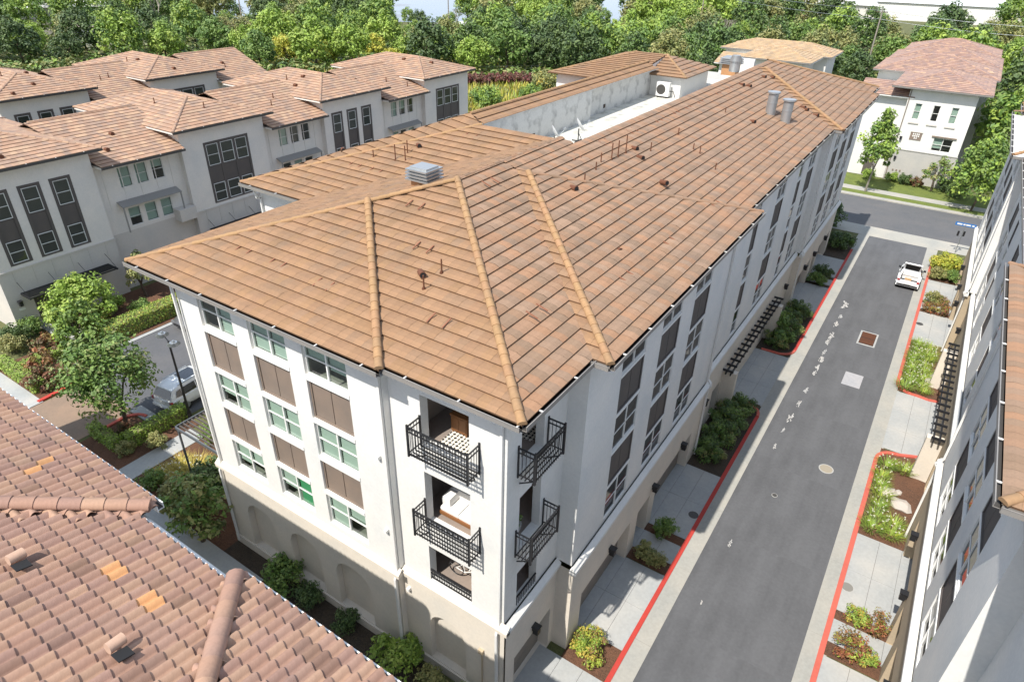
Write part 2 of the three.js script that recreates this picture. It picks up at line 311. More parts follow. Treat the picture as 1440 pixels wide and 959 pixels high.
function gutterRun(parent, a, b, out, m = M.gutter) {   // open channel with straps; out = outward direction
  const mb = new MB(), d = b.clone().sub(a), L = d.length(); d.normalize(); const q = (s, o, y) => a.clone().addScaledVector(d, s).addScaledVector(out, o).add(V(0, y, 0));
  const slab = (o0, o1, y0, y1) => mb.hexa([q(0, o0, y0), q(L, o0, y0), q(L, o1, y0), q(0, o1, y0), q(0, o0, y1), q(L, o0, y1), q(L, o1, y1), q(0, o1, y1)]);
  slab(0, .14, -.15, -.135); slab(.125, .14, -.135, 0); slab(.118, .147, 0, .014); slab(-.02, 0, -.2, -.02);
  const g = mb.mesh('gutter', m, parent); const st = new MB(); for (let s = .8; s < L; s += 1.9) st.hexa([q(s, -.02, -.012), q(s + .035, -.02, -.012), q(s + .035, .13, -.012), q(s, .13, -.012), q(s, -.02, .02), q(s + .035, -.02, .02), q(s + .035, .13, .022), q(s, .13, .022)]);
  if (st.p.length) st.mesh('strap', M.trim, g).userData.kind = 'stuff';
  const inside = new MB(); inside.quad(q(0, 0, -.11), q(L, 0, -.11), q(L, .125, -.11), q(0, .125, -.11)); inside.mesh('channel', M.bronze, g);
  return g;
}
function downspout(parent, pts, m = M.white) { const mb = new MB(); for (let i = 0; i < pts.length - 1; i++) mb.bar(pts[i], pts[i + 1], .09, .09); return mb.mesh('downspout', m, parent); }
function wallLamp(parent, f, u, y, m = M.black) { const mb = new MB(); mb.fbox(f, u - .07, u + .07, y - .12, y + .16, 0, .03).fbox(f, u - .11, u + .11, y - .2, y + .14, .05, .27).fbox(f, u - .14, u + .14, y + .14, y + .19, 0, .31).fbox(f, u - .04, u + .04, y + .02, y + .09, .02, .06); return mb.mesh('wall_lamp', m, parent); }
function garageDoor(parent, f, u0, u1, y0, y1, d) {
  const mb = new MB(), n = 4, h = (y1 - y0) / n; mb.fquad(f, u0, u1, y0, y1, d);
  const g = mb.mesh('garage_door', mat0.garage, parent);
  for (let i = 0; i < n; i++) new MB().fbox(f, u0 + .02, u1 - .02, y0 + i * h + .012, y0 + (i + 1) * h - .012, d, d + .035).mesh('door_panel', mat0.garage, g);
  return g;
}
const mat0 = { flash: mat([.24, .10, .055], { roughness: .85 }), garage: mat([.27, .235, .20], { map: metalMap, roughness: .7 }), door: mat([.10, .085, .075], { roughness: .6 }) };
// ------------------------------------------------------------------ the four-storey building and its mirrored twin across the lane
const PAL = { front: [[0.286, 0.166, 0.090], [0.293, 0.171, 0.095], [0.279, 0.162, 0.091], [0.289, 0.168, 0.087], [0.276, 0.168, 0.098], [0.296, 0.174, 0.096]], street: [[0.287, 0.175, 0.107], [0.315, 0.189, 0.117], [0.266, 0.175, 0.117], [0.322, 0.182, 0.105], [0.252, 0.165, 0.107], [0.301, 0.196, 0.130]], cap: [[0.350, 0.215, 0.105], [0.366, 0.219, 0.109], [0.336, 0.207, 0.109], [0.358, 0.207, 0.109]], house: [[0.366, 0.236, 0.167], [0.415, 0.263, 0.178], [0.332, 0.224, 0.167], [0.389, 0.236, 0.157], [0.441, 0.291, 0.192]], plum: [[0.340, 0.215, 0.174], [0.380, 0.243, 0.191], [0.310, 0.209, 0.180], [0.420, 0.271, 0.197]], tan: [[.46, .33, .20], [.50, .36, .22], [.43, .31, .20], [.48, .33, .19]], barrel: [[0.353, 0.211, 0.154], [0.378, 0.231, 0.162], [0.328, 0.199, 0.154], [0.403, 0.253, 0.174], [0.359, 0.223, 0.168]], orange: [[.62, .30, .12]] };
const SL = .29, EV = 14.4;
// sgn -1: the building left of the lane (outer wall at x = -7.1). sgn +1: the twin right of the lane, mirrored about x = -1.48
function laneFacade(g, sgn, seed) {
  const X = (x) => sgn < 0 ? x : -2.96 - x, out = V(-sgn, 0, 0), ZB = -70;   // x is given for the left building
  const fr = (x) => frame(V(X(x), 0, 0), V(0, 0, -1), out);   // u = -z
  const tower = fr(-7.8), wing = fr(-7.1), mid = fr(-7.5);
  const rows = [[5.2, 6.8], [8.7, 10.3], [12.2, 13.75]], pan = [[6.95, 8.55], [10.45, 12.05]];
  const colsWing = [19.1, 22.75, 26.4, 55.4, 59.05, 62.7].map((c) => [c - 1.03, c + 1.03]);
  const colsMid = [[35.35, 36.4], [39.8, 41.75], [45.1, 46.15], [47.9, 49.9]];
  const holes = (cols, a, b) => cols.filter((c) => c[0] > a && c[1] < b).flatMap((c) => [[c[0], c[1], rows[0][0], rows[2][1]]]);
  const w = new MB();
  const towerHoles = [[12.75, 14.05, 11.45, 13.35], [12.75, 14.05, 8.0, 10.3], [12.75, 14.05, 5.15, 6.85]];
  w.wall(tower, 12.0, 15.5, 5, 14.25, sgn < 0 ? towerHoles : [], .3); w.wall(wing, 15.5, 30.4, 5, 14.25, holes(colsWing, 15, 31), .1); w.wall(mid, 30.4, 51.4, 5, 14.25, holes(colsMid, 30, 52), .1); w.wall(wing, 51.4, 66.3, 5, 14.25, holes(colsWing, 51, 67), .1); w.wall(tower, 66.3, 69.8, 5, 14.25);
  for (const [z, a, b] of [[-15.5, -7.8, -7.1], [-51.4, -7.5, -7.1], [-30.4, -7.5, -7.1], [-66.3, -7.8, -7.1]]) w.quad(V(X(a), 5, z), V(X(b), 5, z), V(X(b), 14.25, z), V(X(a), 14.25, z));
  w.mesh('upper_wall', M.white, g);
  // window bars inside each tall opening: rail between window and panel, then windows and panels
  let k = seed;
  for (const [f, cols, a, b] of [[wing, colsWing, 15, 67], [mid, colsMid, 30, 52]]) for (const c of cols) {
    for (const [y0, y1] of rows) windowAt(g, f, c[0], c[1], y0, y1, { n: c[1] - c[0] > 1.5 ? 2 : 1, glass: M.glassDark, seed: k++, blinds: .12, deep: .6, bar: .032, depth: .045 });
    for (const [y0, y1] of pan) { spandrel(g, f, c[0], c[1], y0, y1, M.panelDark, c[1] - c[0] > 1.5 ? 2 : 1, -.035); for (const [a, b] of [[y0 - .09, y0], [y1, y1 + .09]]) new MB().fbox(f, c[0] - .01, c[1] + .01, a, b, -.1, .012).mesh('window_sill', M.trim, g); }
  }
  // ground storey, slightly proud, with garage and entry openings
  const bw = fr(-7.0), bm = fr(-7.4), bt = fr(-7.7); const gar = [[16.5, 21.2], [24.2, 29.0], [52.8, 57.6], [60.6, 65.3]], ent = [[22.05, 23.45], [58.3, 59.7]];
  const base = new MB(); const H = 2.45;
  base.wall(bt, 12.0, 15.5, 0, 4.75, [[12.6, 15.2, 0, H]], .5); base.wall(bw, 15.5, 30.4, 0, 4.75, [...gar, ...ent].filter((q) => q[0] < 31).map((q) => [q[0], q[1], 0, q[1] - q[0] > 2 ? H : 2.3]), .5);
  base.wall(bm, 30.4, 51.4, 0, 4.75, [[33.6, 35.0, 0, 2.3], [46.8, 48.2, 0, 2.3]], .4); base.wall(bw, 51.4, 66.3, 0, 4.75, [...gar, ...ent].filter((q) => q[0] > 51).map((q) => [q[0], q[1], 0, q[1] - q[0] > 2 ? H : 2.3]), .5); base.wall(bt, 66.3, 69.8, 0, 4.75);
  for (const [z, a, b] of [[-15.5, -7.7, -7.0], [-51.4, -7.4, -7.0], [-30.4, -7.4, -7.0]]) base.quad(V(X(a), 0, z), V(X(b), 0, z), V(X(b), 4.75, z), V(X(a), 4.75, z));
  base.mesh('ground_storey_wall', sgn < 0 ? M.beige : M.tan, g);
  for (const q of gar) garageDoor(g, bw, q[0], q[1], 0, H, -.5);
  garageDoor(g, bt, 12.6, 15.2, 0, H, -.5);
  for (const q of [...ent, [33.6, 35.0], [46.8, 48.2]]) { const f = q[0] > 30 && q[0] < 50 ? bm : bw, dp = f === bm ? -.4 : -.5; const d = new MB().fbox(f, q[0] + .15, q[1] - .15, 0.05, 2.25, dp - .06, dp).mesh('entry_door', mat0.door, g); new MB().fbox(f, q[1] - .32, q[1] - .26, 1.0, 1.14, dp, dp + .06).mesh('handle', M.galv, d); new MB().fquad(f, q[0], q[1], 0, 2.35, dp - .03).mesh('door_frame', M.trim, d); }
  const ledge = new MB(), led = (f, a, b) => { ledge.fbox(f, a, b, 4.72, 4.9, -.1, .16); ledge.quad(f.P(a, 4.9, .17), f.P(b, 4.9, .17), f.P(b, 5.08, -.01), f.P(a, 5.08, -.01)); };
  led(bt, 11.84, 15.5); led(bw, 15.34, 30.56); led(bm, 30.4, 51.4); led(bw, 51.24, 66.4); led(bt, 66.3, 69.9);
  ledge.mesh('belt_ledge', M.white, g);
  for (const u of [19.0, 23.65, 27.4, 31.8, 50.0, 54.6, 58.0, 62.4]) wallLamp(g, u > 30.4 && u < 51.4 ? bm : bw, u, 2.68);
  wallLamp(g, bt, 13.9, 2.75);
  for (const u of [30.28, 51.6]) downspout(g, [wing.P(u, 14.2, .08), wing.P(u, 5.2, .08), bw.P(u, 4.85, .2), bw.P(u, 4.6, .08), bw.P(u, .1, .08)]);
  // wing walls and dark slatted pergola over the entry court
  for (const u of [35.6, 46.2]) new MB().fbox(bm, u - .22, u + .22, 0, 2.84, -.02, .8).mesh('pergola_pier', M.beige, g);
  const beam = new MB(); beam.fbox(bm, 35.0, 46.8, 2.85, 3.02, .18, .26).fbox(bm, 35.0, 46.8, 2.85, 3.02, .48, .55); const per = beam.mesh('pergola', M.black, g);
  for (let u = 35.1; u < 46.9; u += .73) new MB().fbox(bm, u, u + .1, 3.02, 3.14, -.0, .64).mesh('slat', M.black, per);
  // tower balconies on the lane side
  if (sgn > 0) return;
  balcony(g, tower, 12.55, 14.3, 11.3, seed + 90); balcony(g, tower, 12.55, 14.3, 7.85, seed + 91);
  const rail = new MB(); rail.fbox(tower, 12.75, 14.05, 5.55, 5.6, -.04, .02); for (let u = 12.8; u < 14.05; u += .11) rail.fbox(tower, u, u + .02, 5.15, 5.55, -.02, 0); rail.mesh('window_guard', M.black, g);
}
function balcony(g, f, u0, u1, y, seed) {   // iron juliet balcony with slab, rails, scroll band and balusters
  const b = new MB(), D = .62, H = 1.12; const bars = (fn, n) => { for (let i = 0; i <= n; i++) fn(i / n); };
  for (let d = 0; d < D; d += .13) b.fbox(f, u0, u1, y, y + .035, d, d + .03);
  b.fbox(f, u0, u1, y + .12, y + .15, D - .035, D).fbox(f, u0, u1, y + H, y + H + .045, D - .045, D + .005).fbox(f, u0, u1, y + H - .16, y + H - .13, D - .035, D);
  bars((t) => { const u = u0 + .02 + (u1 - u0 - .04) * t; b.fbox(f, u - .009, u + .009, y + .05, y + H, D - .028, D - .01); }, Math.round((u1 - u0) / .11));
  for (const u of [u0, u1 - .035]) { b.fbox(f, u, u + .035, y + H, y + H + .045, 0, D - .045).fbox(f, u, u + .035, y + .12, y + .15, 0, D - .035).fbox(f, u, u + .035, y + H - .16, y + H - .13, 0, D - .035); bars((t) => b.fbox(f, u + .008, u + .024, y + .05, y + H, .02 + (D - .1) * t, .036 + (D - .1) * t), 4); }
  for (const u of [u0 - .01, u1 - .05]) { b.fbox(f, u, u + .06, y, y + H + .1, D - .05, D + .01).fbox(f, u, u + .06, y + .0, y + H + .1, -.01, .04); }
  for (let u = u0 + .12; u < u1 - .1; u += .21) b.fbox(f, u, u + .1, y + H - .115, y + H - .1, D - .03, D - .01).fbox(f, u, u + .1, y + H - .06, y + H - .045, D - .03, D - .01);
  for (const u of [u0 + .15, u1 - .2]) b.bar(f.P(u, y, D - .1), f.P(u, y - .34, 0), .035);
  return b.mesh('balcony_railing', M.black, g);
}
const P_ = (x, z, xe, ze) => V(x, EV + SL * Math.max(xe === null ? -9 : xe - x, ze === null ? -9 : ze - z), z);
function laneRoofPlanes(sgn) {
  const X = (x) => sgn < 0 ? x : -2.96 - x, u = V(0, 0, 1), ux = V(1, 0, 0), st = PAL.street, fr = PAL.front;
  const px = (x, z, xe) => V(X(x), EV + SL * (xe - x), z), pz = (x, z, ze) => V(X(x), EV + SL * (ze - z), z), pn = (x, z, ze) => V(X(x), EV + SL * (z - ze), z);
  const pl = []; const E = -6.95, W = -6.35, R = -15.7, R2 = -15.05;
  pl.push({ pts: [[R2, -23.18], [R2, -28.3], [R, -28.3], [R, -23.18]].map((q) => px(q[0], q[1], E)), u, palette: st });
  pl.push({ pts: [[E, -11.35], [E, -15.2], [-14.93, -23.18], [R, -23.18], [R, -20.1]].map((q) => px(q[0], q[1], E)), u, palette: st });
  pl.push({ pts: [[E, -31.15], [E, -50.65], [-14.78, -58.48], [R2, -58.48], [R2, -23.25], [-14.93, -23.18]].map((q) => px(q[0], q[1], E)), u, palette: st });
  pl.push({ pts: [[E, -66.3], [E, -70.4], [R2, -62.3], [R2, -58.48], [-14.78, -58.48]].map((q) => px(q[0], q[1], E)), u, palette: st });
  for (const [a, b, ap, ve] of [[-15.2, -31.15, [-14.325, -23.175], [-14.93, -23.18]], [-50.65, -66.3, [-14.175, -58.475], [-14.78, -58.48]]]) {
    pl.push({ pts: [px(W, a, W), px(W, b, W), px(ap[0], ap[1], W)], u, palette: st });
    pl.push({ pts: [pz(E, a, a), pz(W, a, a), pz(ap[0], ap[1], a), pz(ve[0], ve[1], a)], u: ux, palette: fr });
    pl.push({ pts: [pn(W, b, b), pn(E, b, b), pn(ve[0], ve[1], b), pn(ap[0], ap[1], b)], u: ux, palette: fr });
  }
  return { pl, px, pz, X };
}
function laneRoofTrim(g, roof, sgn) {
  const X = (x) => sgn < 0 ? x : -2.96 - x, out = V(-sgn, 0, 0), W = -6.35, E = -6.95; const y = EV + .02;
  for (const [a, b, x] of [[-11.35, -15.2, E], [-15.2, -31.15, W], [-31.15, -50.65, E], [-50.65, -66.3, W], [-66.3, -70.4, E]]) gutterRun(g, V(X(x), y, a), V(X(x), y, b), out);
  for (const z of [-15.2, -50.65]) gutterRun(g, V(X(E), y, z), V(X(W), y, z), V(0, 0, 1));
  const sf = new MB(); for (const [a, b, x, wx] of [[-11.4, -15.2, E, -7.8], [-15.2, -31.15, W, -7.1], [-31.15, -50.65, E, -7.5], [-50.65, -66.3, W, -7.1], [-66.3, -70.4, E, -7.8]]) { sf.quad(V(X(x), 14.22, a), V(X(x), 14.22, b), V(X(wx - .05), 14.2, b), V(X(wx - .05), 14.2, a)); sf.quad(V(X(x), 14.22, a), V(X(x), 14.22, b), V(X(x), EV, b), V(X(x), EV, a)); }
  sf.mesh('soffit', M.white, g);
  const c = { palette: PAL.cap }; let s = 31;
  for (const [a, ap] of [[-15.2, [-14.325, -23.175]], [-50.65, [-14.175, -58.475]]]) capTiles(roof, V(X(W), EV + .05, a), V(X(ap[0]), EV + SL * (W - ap[0]) + .05, ap[1]), { ...c, seed: s++, rad: .14 });
  for (const [b, ap] of [[-31.15, [-14.325, -23.175]], [-66.3, [-14.175, -58.475]]]) capTiles(roof, V(X(W), EV + .02, b), V(X(ap[0]), EV + SL * (W - ap[0]) + .02, ap[1]), { palette: PAL.street, seed: s++, rad: .11 });
  capTiles(roof, V(X(E), EV + .05, -11.35), V(X(-15.7), EV + SL * 8.75 + .05, -20.1), { ...c, seed: s++, rad: .14 });
  capTiles(roof, V(X(-15.7), EV + SL * 8.75, -20.1), V(X(-15.7), EV + SL * 8.75, -28.2), { palette: PAL.street, seed: s++, rad: .11 });
  capTiles(roof, V(X(E), EV + .05, -70.4), V(X(-15.05), EV + SL * 8.1 + .05, -62.3), { ...c, seed: s++, rad: .15, merged: true });
}
const apartment = thing('apartment_building', 'white four-storey apartment building with terracotta hip roof and corner iron balconies', 'building');
laneFacade(apartment, -1, 100);
{
  const g = apartment, { pl } = laneRoofPlanes(-1), fr = PAL.front, ux = V(1, 0, 0), uz = V(0, 0, 1);
  const Z = (x, z, ze) => V(x, EV + SL * (ze - z), z), XL = (x, z, xe) => V(x, EV + SL * (x - xe), z), XR = (x, z, xe) => V(x, EV + SL * (xe - x), z);
  pl.push({ pts: [Z(-24.5, -11.1, -11.1), Z(-11.65, -11.1, -11.1), Z(-18.075, -17.525, -11.1)], u: ux, palette: fr });                       // front slope, left block
  pl.push({ pts: [XR(-11.65, -11.1, -11.65), XR(-11.65, -11.35, -11.65), XR(-17.95, -17.65, -11.65), XR(-18.075, -17.525, -11.65)], u: uz, palette: fr });
  pl.push({ pts: [Z(-11.65, -11.35, -11.35), Z(-6.95, -11.35, -11.35), Z(-15.6, -20.0, -11.35), Z(-17.95, -17.65, -11.35)], u: ux, palette: fr });
  pl.push({ pts: [XL(-24.5, -11.1, -24.5), XL(-15.7, -19.9, -24.5), XL(-15.7, -28.35, -24.5), XL(-24.5, -19.55, -24.5)], u: uz, palette: fr });    // slope facing the car court
  pl.push({ pts: [Z(-28.95, -19.55, -19.55), Z(-24.5, -19.55, -19.55), Z(-15.9, -28.15, -19.55), Z(-20.35, -28.15, -19.55)], u: ux, palette: fr });
  pl.push({ pts: [V(-28.95, EV, -19.55), V(-21.3, 17.25, -28.5), V(-21.3, 17.25, -52), V(-28.95, EV, -52)], u: uz, palette: fr }, { pts: [V(-28.95, EV, -19.55), V(-20.35, 16.89, -28.15), V(-21.3, 17.25, -28.5)], u: ux, palette: fr });
  pl.push({ pts: [V(-20.25, 16.9, -28.15), V(-20.25, 16.9, -51), V(-21.3, 17.25, -51), V(-21.3, 17.25, -28.5)], u: uz, palette: fr });
  // upper roof at the far end
  pl.push({ pts: [V(-27.1, 16.5, -46.3), V(-20.85, 16.5, -46.3), V(-20.85, 17.5, -54), V(-23.5, 17.5, -54)], u: ux, palette: fr });
  pl.push({ pts: [V(-20.85, 16.5, -50.6), V(-17.8, 16.5, -50.6), V(-20.85, 17.5, -54)], u: ux, palette: fr });
  pl.push({ pts: [V(-17.8, 16.5, -50.6), V(-17.8, 16.5, -57.4), V(-20.85, 17.5, -54)], u: uz, palette: PAL.street });
  pl.push({ pts: [V(-27.1, 16.5, -46.3), V(-23.5, 17.5, -54), V(-27.1, 16.5, -60)], u: uz, palette: fr });
  pl.push({ pts: [V(-23.5, 17.5, -54), V(-20.85, 17.5, -54), V(-17.8, 16.5, -57.4), V(-27.1, 16.5, -60)], u: ux, palette: fr });
  const roof = tiledRoof(g, pl, { seed: 7, singles: 300, course: .5, width: .34, thick: .085, palette: fr });
  laneRoofTrim(g, roof, -1);
  const c = { palette: PAL.cap, rad: .14 };
  capTiles(roof, V(-11.65, EV + .08, -11.1), V(-18.05, EV + SL * 6.4 + .1, -17.5), { ...c, seed: 51 });
  capTiles(roof, V(-24.5, EV + .02, -11.1), V(-15.7, EV + SL * 8.8 + .02, -19.9), { ...c, seed: 52, rad: .12 });
  capTiles(roof, V(-28.95, EV + .02, -19.55), V(-20.35, 16.91, -28.15), { ...c, seed: 53, rad: .11 });
  capTiles(roof, V(-21.3, 17.27, -28.5), V(-21.3, 17.27, -51.5), { ...c, seed: 54, rad: .11, merged: true });
  for (const [a, b, k] of [[V(-27.1, 16.52, -46.3), V(-23.5, 17.52, -54), 55], [V(-17.8, 16.52, -50.6), V(-20.85, 17.52, -54), 56]]) capTiles(roof, a, b, { ...c, seed: k, rad: .11, merged: true });
  gutterRun(g, V(-24.5, EV + .02, -11.1), V(-11.65, EV + .02, -11.1), V(0, 0, 1)); gutterRun(g, V(-11.65, EV + .02, -11.35), V(-6.95, EV + .02, -11.35), V(0, 0, 1)); gutterRun(g, V(-28.95, EV + .02, -19.55), V(-24.4, EV + .02, -19.55), V(0, 0, 1));
  const sf = new MB(); sf.quad(V(-24.5, 14.22, -11.1), V(-11.65, 14.22, -11.1), V(-11.65, 14.2, -13.3), V(-24.5, 14.2, -13.3)).quad(V(-11.65, 14.22, -11.35), V(-6.95, 14.22, -11.35), V(-6.95, 14.2, -12.1), V(-11.65, 14.2, -12.1)).quad(V(-28.95, 14.22, -19.55), V(-24, 14.22, -19.55), V(-24, 14.2, -20.2), V(-28.95, 14.2, -20.2)).quad(V(-24.5, 14.22, -11.1), V(-24.5, 14.22, -19.6), V(-23.8, 14.2, -19.6), V(-23.8, 14.2, -11.1));
  for (const [a, b, z] of [[-24.5, -11.65, -11.1], [-11.65, -6.95, -11.35], [-28.95, -24.5, -19.55]]) sf.quad(V(a, 14.22, z), V(b, 14.22, z), V(b, EV, z), V(a, EV, z));
  sf.mesh('soffit', M.white, g);
  // end facade towards the walkway: left block and balcony tower
  const fa = frame(V(0, 0, -11.75), V(1, 0, 0), V(0, 0, 1)), ft = frame(V(0, 0, -12.0), V(1, 0, 0), V(0, 0, 1)), fb = frame(V(0, 0, -11.65), V(1, 0, 0), V(0, 0, 1)), fbt = frame(V(0, 0, -11.9), V(1, 0, 0), V(0, 0, 1));
  const cols = [[-21.5, -19.55], [-18.65, -16.7], [-15.87, -13.82]], rows = [[5.32, 6.85], [8.75, 10.28], [12.3, 13.75]], pan = [[7.02, 8.56], [10.45, 12.12]];
  const w = new MB(); w.wall(fa, -22.8, -12.28, 5, 14.25, cols.map((q) => [q[0], q[1], 5.32, 13.75]), .17); const op = [[-11.0, -9.15, 11.45, 13.35], [-11.0, -9.15, 8.0, 10.3], [-11.0, -9.15, 5.1, 6.85]];
  w.wall(ft, -12.28, -7.8, 5, 14.25, op, .35); w.quad(V(-12.28, 5, -12), V(-12.28, 5, -11.75), V(-12.28, 14.25, -11.75), V(-12.28, 14.25, -12)); w.quad(V(-22.8, 5, -13.2), V(-22.8, 5, -11.75), V(-22.8, 14.25, -11.75), V(-22.8, 14.25, -13.2));
  w.quad(V(-23.9, 0, -13.2), V(-22.8, 0, -13.2), V(-22.8, 14.25, -13.2), V(-23.9, 14.25, -13.2)).quad(V(-23.9, 0, -20.1), V(-23.9, 0, -13.2), V(-23.9, 14.25, -13.2), V(-23.9, 14.25, -20.1)).quad(V(-28.3, 0, -20.1), V(-23.9, 0, -20.1), V(-23.9, 14.25, -20.1), V(-28.3, 14.25, -20.1)).quad(V(-28.3, 0, -69), V(-28.3, 0, -20.1), V(-28.3, 14.25, -20.1), V(-28.3, 14.25, -69)).quad(V(-28.3, 0, -69.8), V(-7.8, 0, -69.8), V(-7.8, 14.25, -69.8), V(-28.3, 14.25, -69.8));
  w.box(-26.6, -20.9, 14, 16.45, -60, -46.8); w.quad(V(-20.87, 16.4, -46.3), V(-20.87, 16.4, -54), V(-20.87, 17.47, -54), V(-20.87, 16.47, -46.3)); w.box(-20.9, -18.3, 15, 16.45, -57, -51); w.box(-18.3, -15.8, 15, 16.9, -61.3, -61);
  w.mesh('upper_wall', M.white, g);
  let k = 300;
  for (const q of cols) { for (const [y0, y1] of rows) windowAt(g, fa, q[0], q[1], y0, y1, { n: 2, seed: k++, blinds: .92, blindMat: M.blindGreen }); for (const [y0, y1] of pan) { spandrel(g, fa, q[0], q[1], y0, y1); for (const [a, b] of [[y0 - .16, y0], [y1, y1 + .18]]) new MB().fbox(fa, q[0] - .02, q[1] + .02, a, b, -.15, .03).mesh('window_sill', M.trim, g); } }
  const arch = (mb, f, u0, u1, y0, y1, rise) => {   // blind arch: spandrels above the curve and its soffit
    const n = 12, c = (u0 + u1) / 2, hw = (u1 - u0) / 2, Y = (u) => y1 - rise + rise * Math.sqrt(Math.max(0, 1 - ((u - c) / hw) ** 2));
    for (let i = 0; i < n; i++) { const a = u0 + (u1 - u0) * i / n, b = u0 + (u1 - u0) * (i + 1) / n; mb.quad(f.P(a, Y(a), 0), f.P(b, Y(b), 0), f.P(b, y1 + .02, 0), f.P(a, y1 + .02, 0)); mb.quad(f.P(a, Y(a), 0), f.P(a, Y(a), -.3), f.P(b, Y(b), -.3), f.P(b, Y(b), 0)); }
    mb.fquad(f, u0, u1, y0, y1, -.3);
  };
  const base = new MB(), ar = [...cols.map((q) => [q[0] - .02, q[1] - .1, .55, 3.4]), [-11.1, -9.4, .55, 3.4]];
  base.wall(fb, -22.9, -12.28, 0, 4.75, ar.slice(0, 3).map((q) => [q[0], q[1], q[2], q[3] + .02]), .3); base.wall(fbt, -12.28, -7.7, 0, 4.75, [[...ar[3].slice(0, 3), ar[3][3] + .02]], .3);
  for (const q of ar) arch(base, q[0] > -12 ? fbt : fb, q[0], q[1], q[2], q[3], .75);
  base.quad(V(-12.28, 0, -11.9), V(-12.28, 0, -11.65), V(-12.28, 4.75, -11.65), V(-12.28, 4.75, -11.9)).quad(V(-22.9, 0, -13.1), V(-22.9, 0, -11.65), V(-22.9, 4.75, -11.65), V(-22.9, 4.75, -13.1));
  base.mesh('ground_storey_wall', M.beige, g);
  const pl0 = new MB(); for (const [f, a, b] of [[fb, -22.94, -12.24], [fbt, -12.24, -7.66]]) pl0.fbox(f, a, b, 0, .5, -.05, .07); pl0.mesh('plinth', M.beige, g);
  const ledge = new MB(), led = (f, a, b) => { ledge.fbox(f, a, b, 4.72, 4.9, -.1, .12); ledge.quad(f.P(a, 4.9, .13), f.P(b, 4.9, .13), f.P(b, 5.08, -.09), f.P(a, 5.08, -.09)); }; led(fb, -23.0, -12.16); led(fbt, -12.28, -7.54); ledge.mesh('belt_ledge', M.beige, g);
  balcony(g, ft, -11.05, -8.75, 11.35, 1); balcony(g, ft, -11.05, -8.75, 7.9, 2);
  const gd = new MB(); gd.fbox(ft, -11.0, -9.15, 5.58, 5.64, -.06, .0).fbox(ft, -11.0, -9.15, 5.2, 5.24, -.05, -.01).fbox(ft, -11.0, -9.15, 5.42, 5.45, -.05, -.01); for (let u = -10.95; u < -9.15; u += .11) gd.fbox(ft, u, u + .02, 5.24, 5.58, -.04, -.02); gd.mesh('window_guard', M.black, g);
  for (const u of [-12.35, -22.72]) downspout(g, [ft.P(u, 14.15, u < -20 ? .42 : .32), ft.P(u, 5.1, u < -20 ? .32 : .12 + .2), ft.P(u, 4.6, u < -20 ? .46 : .46), ft.P(u, .2, .44)]);
  downspout(g, [V(-7.95, 14.2, -11.93), V(-7.95, 5.1, -11.93), V(-7.95, 4.6, -11.78), V(-7.95, .2, -11.83)]); downspout(g, [V(-28.2, 14.3, -19.65), V(-28.2, 13.7, -19.8), V(-28.2, 13.7, -20.0), V(-28.2, 6, -20.03)]);
  for (const [u, y] of [[-12.7, 6.75], [-12.7, 10.2], [-12.0, 3.95]]) { const lb = new MB(); lb.fbox(u > -12.2 ? fbt : fa, u - .06, u + .06, y, y + .14, 0, .14); lb.mesh('wall_spout', M.trim, g); }
  const hose = new MB(); hose.fbox(fbt, -8.75, -8.55, 2.9, 3.1, 0, .12).tube(fbt.P(-8.6, 2.9, .07), fbt.P(-8.6, .2, .07), .03, .03, 6); hose.mesh('standpipe', M.tan, g);
  // balcony rooms in the tower corner: floors, ceilings and inner walls
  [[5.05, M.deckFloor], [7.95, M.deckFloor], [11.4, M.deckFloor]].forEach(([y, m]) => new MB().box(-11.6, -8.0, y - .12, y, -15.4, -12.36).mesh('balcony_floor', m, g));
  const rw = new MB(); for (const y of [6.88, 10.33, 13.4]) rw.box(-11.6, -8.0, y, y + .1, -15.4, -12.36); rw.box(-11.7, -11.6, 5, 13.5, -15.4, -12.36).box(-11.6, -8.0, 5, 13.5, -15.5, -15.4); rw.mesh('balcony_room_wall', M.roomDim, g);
  // flat roof behind the ridge, its weathered parapet and the cut face of the lane-side ridge
  const pw = new MB(); pw.quad(V(-20.3, 15, -28.2), V(-20.3, 15, -40.3), V(-20.3, 16.92, -40.3), V(-20.3, 16.92, -28.2)).quad(V(-20.75, 15, -40.3), V(-20.75, 15, -51), V(-20.75, 16.95, -51), V(-20.75, 16.95, -40.3)).quad(V(-20.3, 15, -40.3), V(-20.75, 15, -40.3), V(-20.75, 16.95, -40.3), V(-20.3, 16.92, -40.3)).box(-20.78, -20.22, 16.9, 16.95, -51, -28.2); pw.mesh('parapet_wall', M.parapet, g);
  for (const z of [-33.2, -43.2]) new MB().box(-20.3 + (z < -40 ? -.46 : 0), -20.26 + (z < -40 ? -.46 : 0), 15.25, 15.5, z - .14, z + .14).mesh('scupper', M.ventDark, g);
  new MB().box(-20.8, -15.04, 14.9, 15.0, -61, -28.15).mesh('flat_roof', M.membrane, g); new MB().quad(V(-15.07, 15, -28.15), V(-15.07, 15, -61), V(-15.07, 16.7, -61), V(-15.07, 16.7, -28.15)).quad(V(-20.3, 15, -28.17), V(-15.7, 15, -28.17), V(-15.7, 16.85, -28.17), V(-20.3, 16.85, -28.17)).mesh('roof_cut_face', M.parapet, g);
  // far-left bay with its own low roof
  const bay = new MB(); bay.box(-33.2, -28.3, 0, 14.2, -69, -58.2); bay.mesh('side_bay_wall', M.white, g);
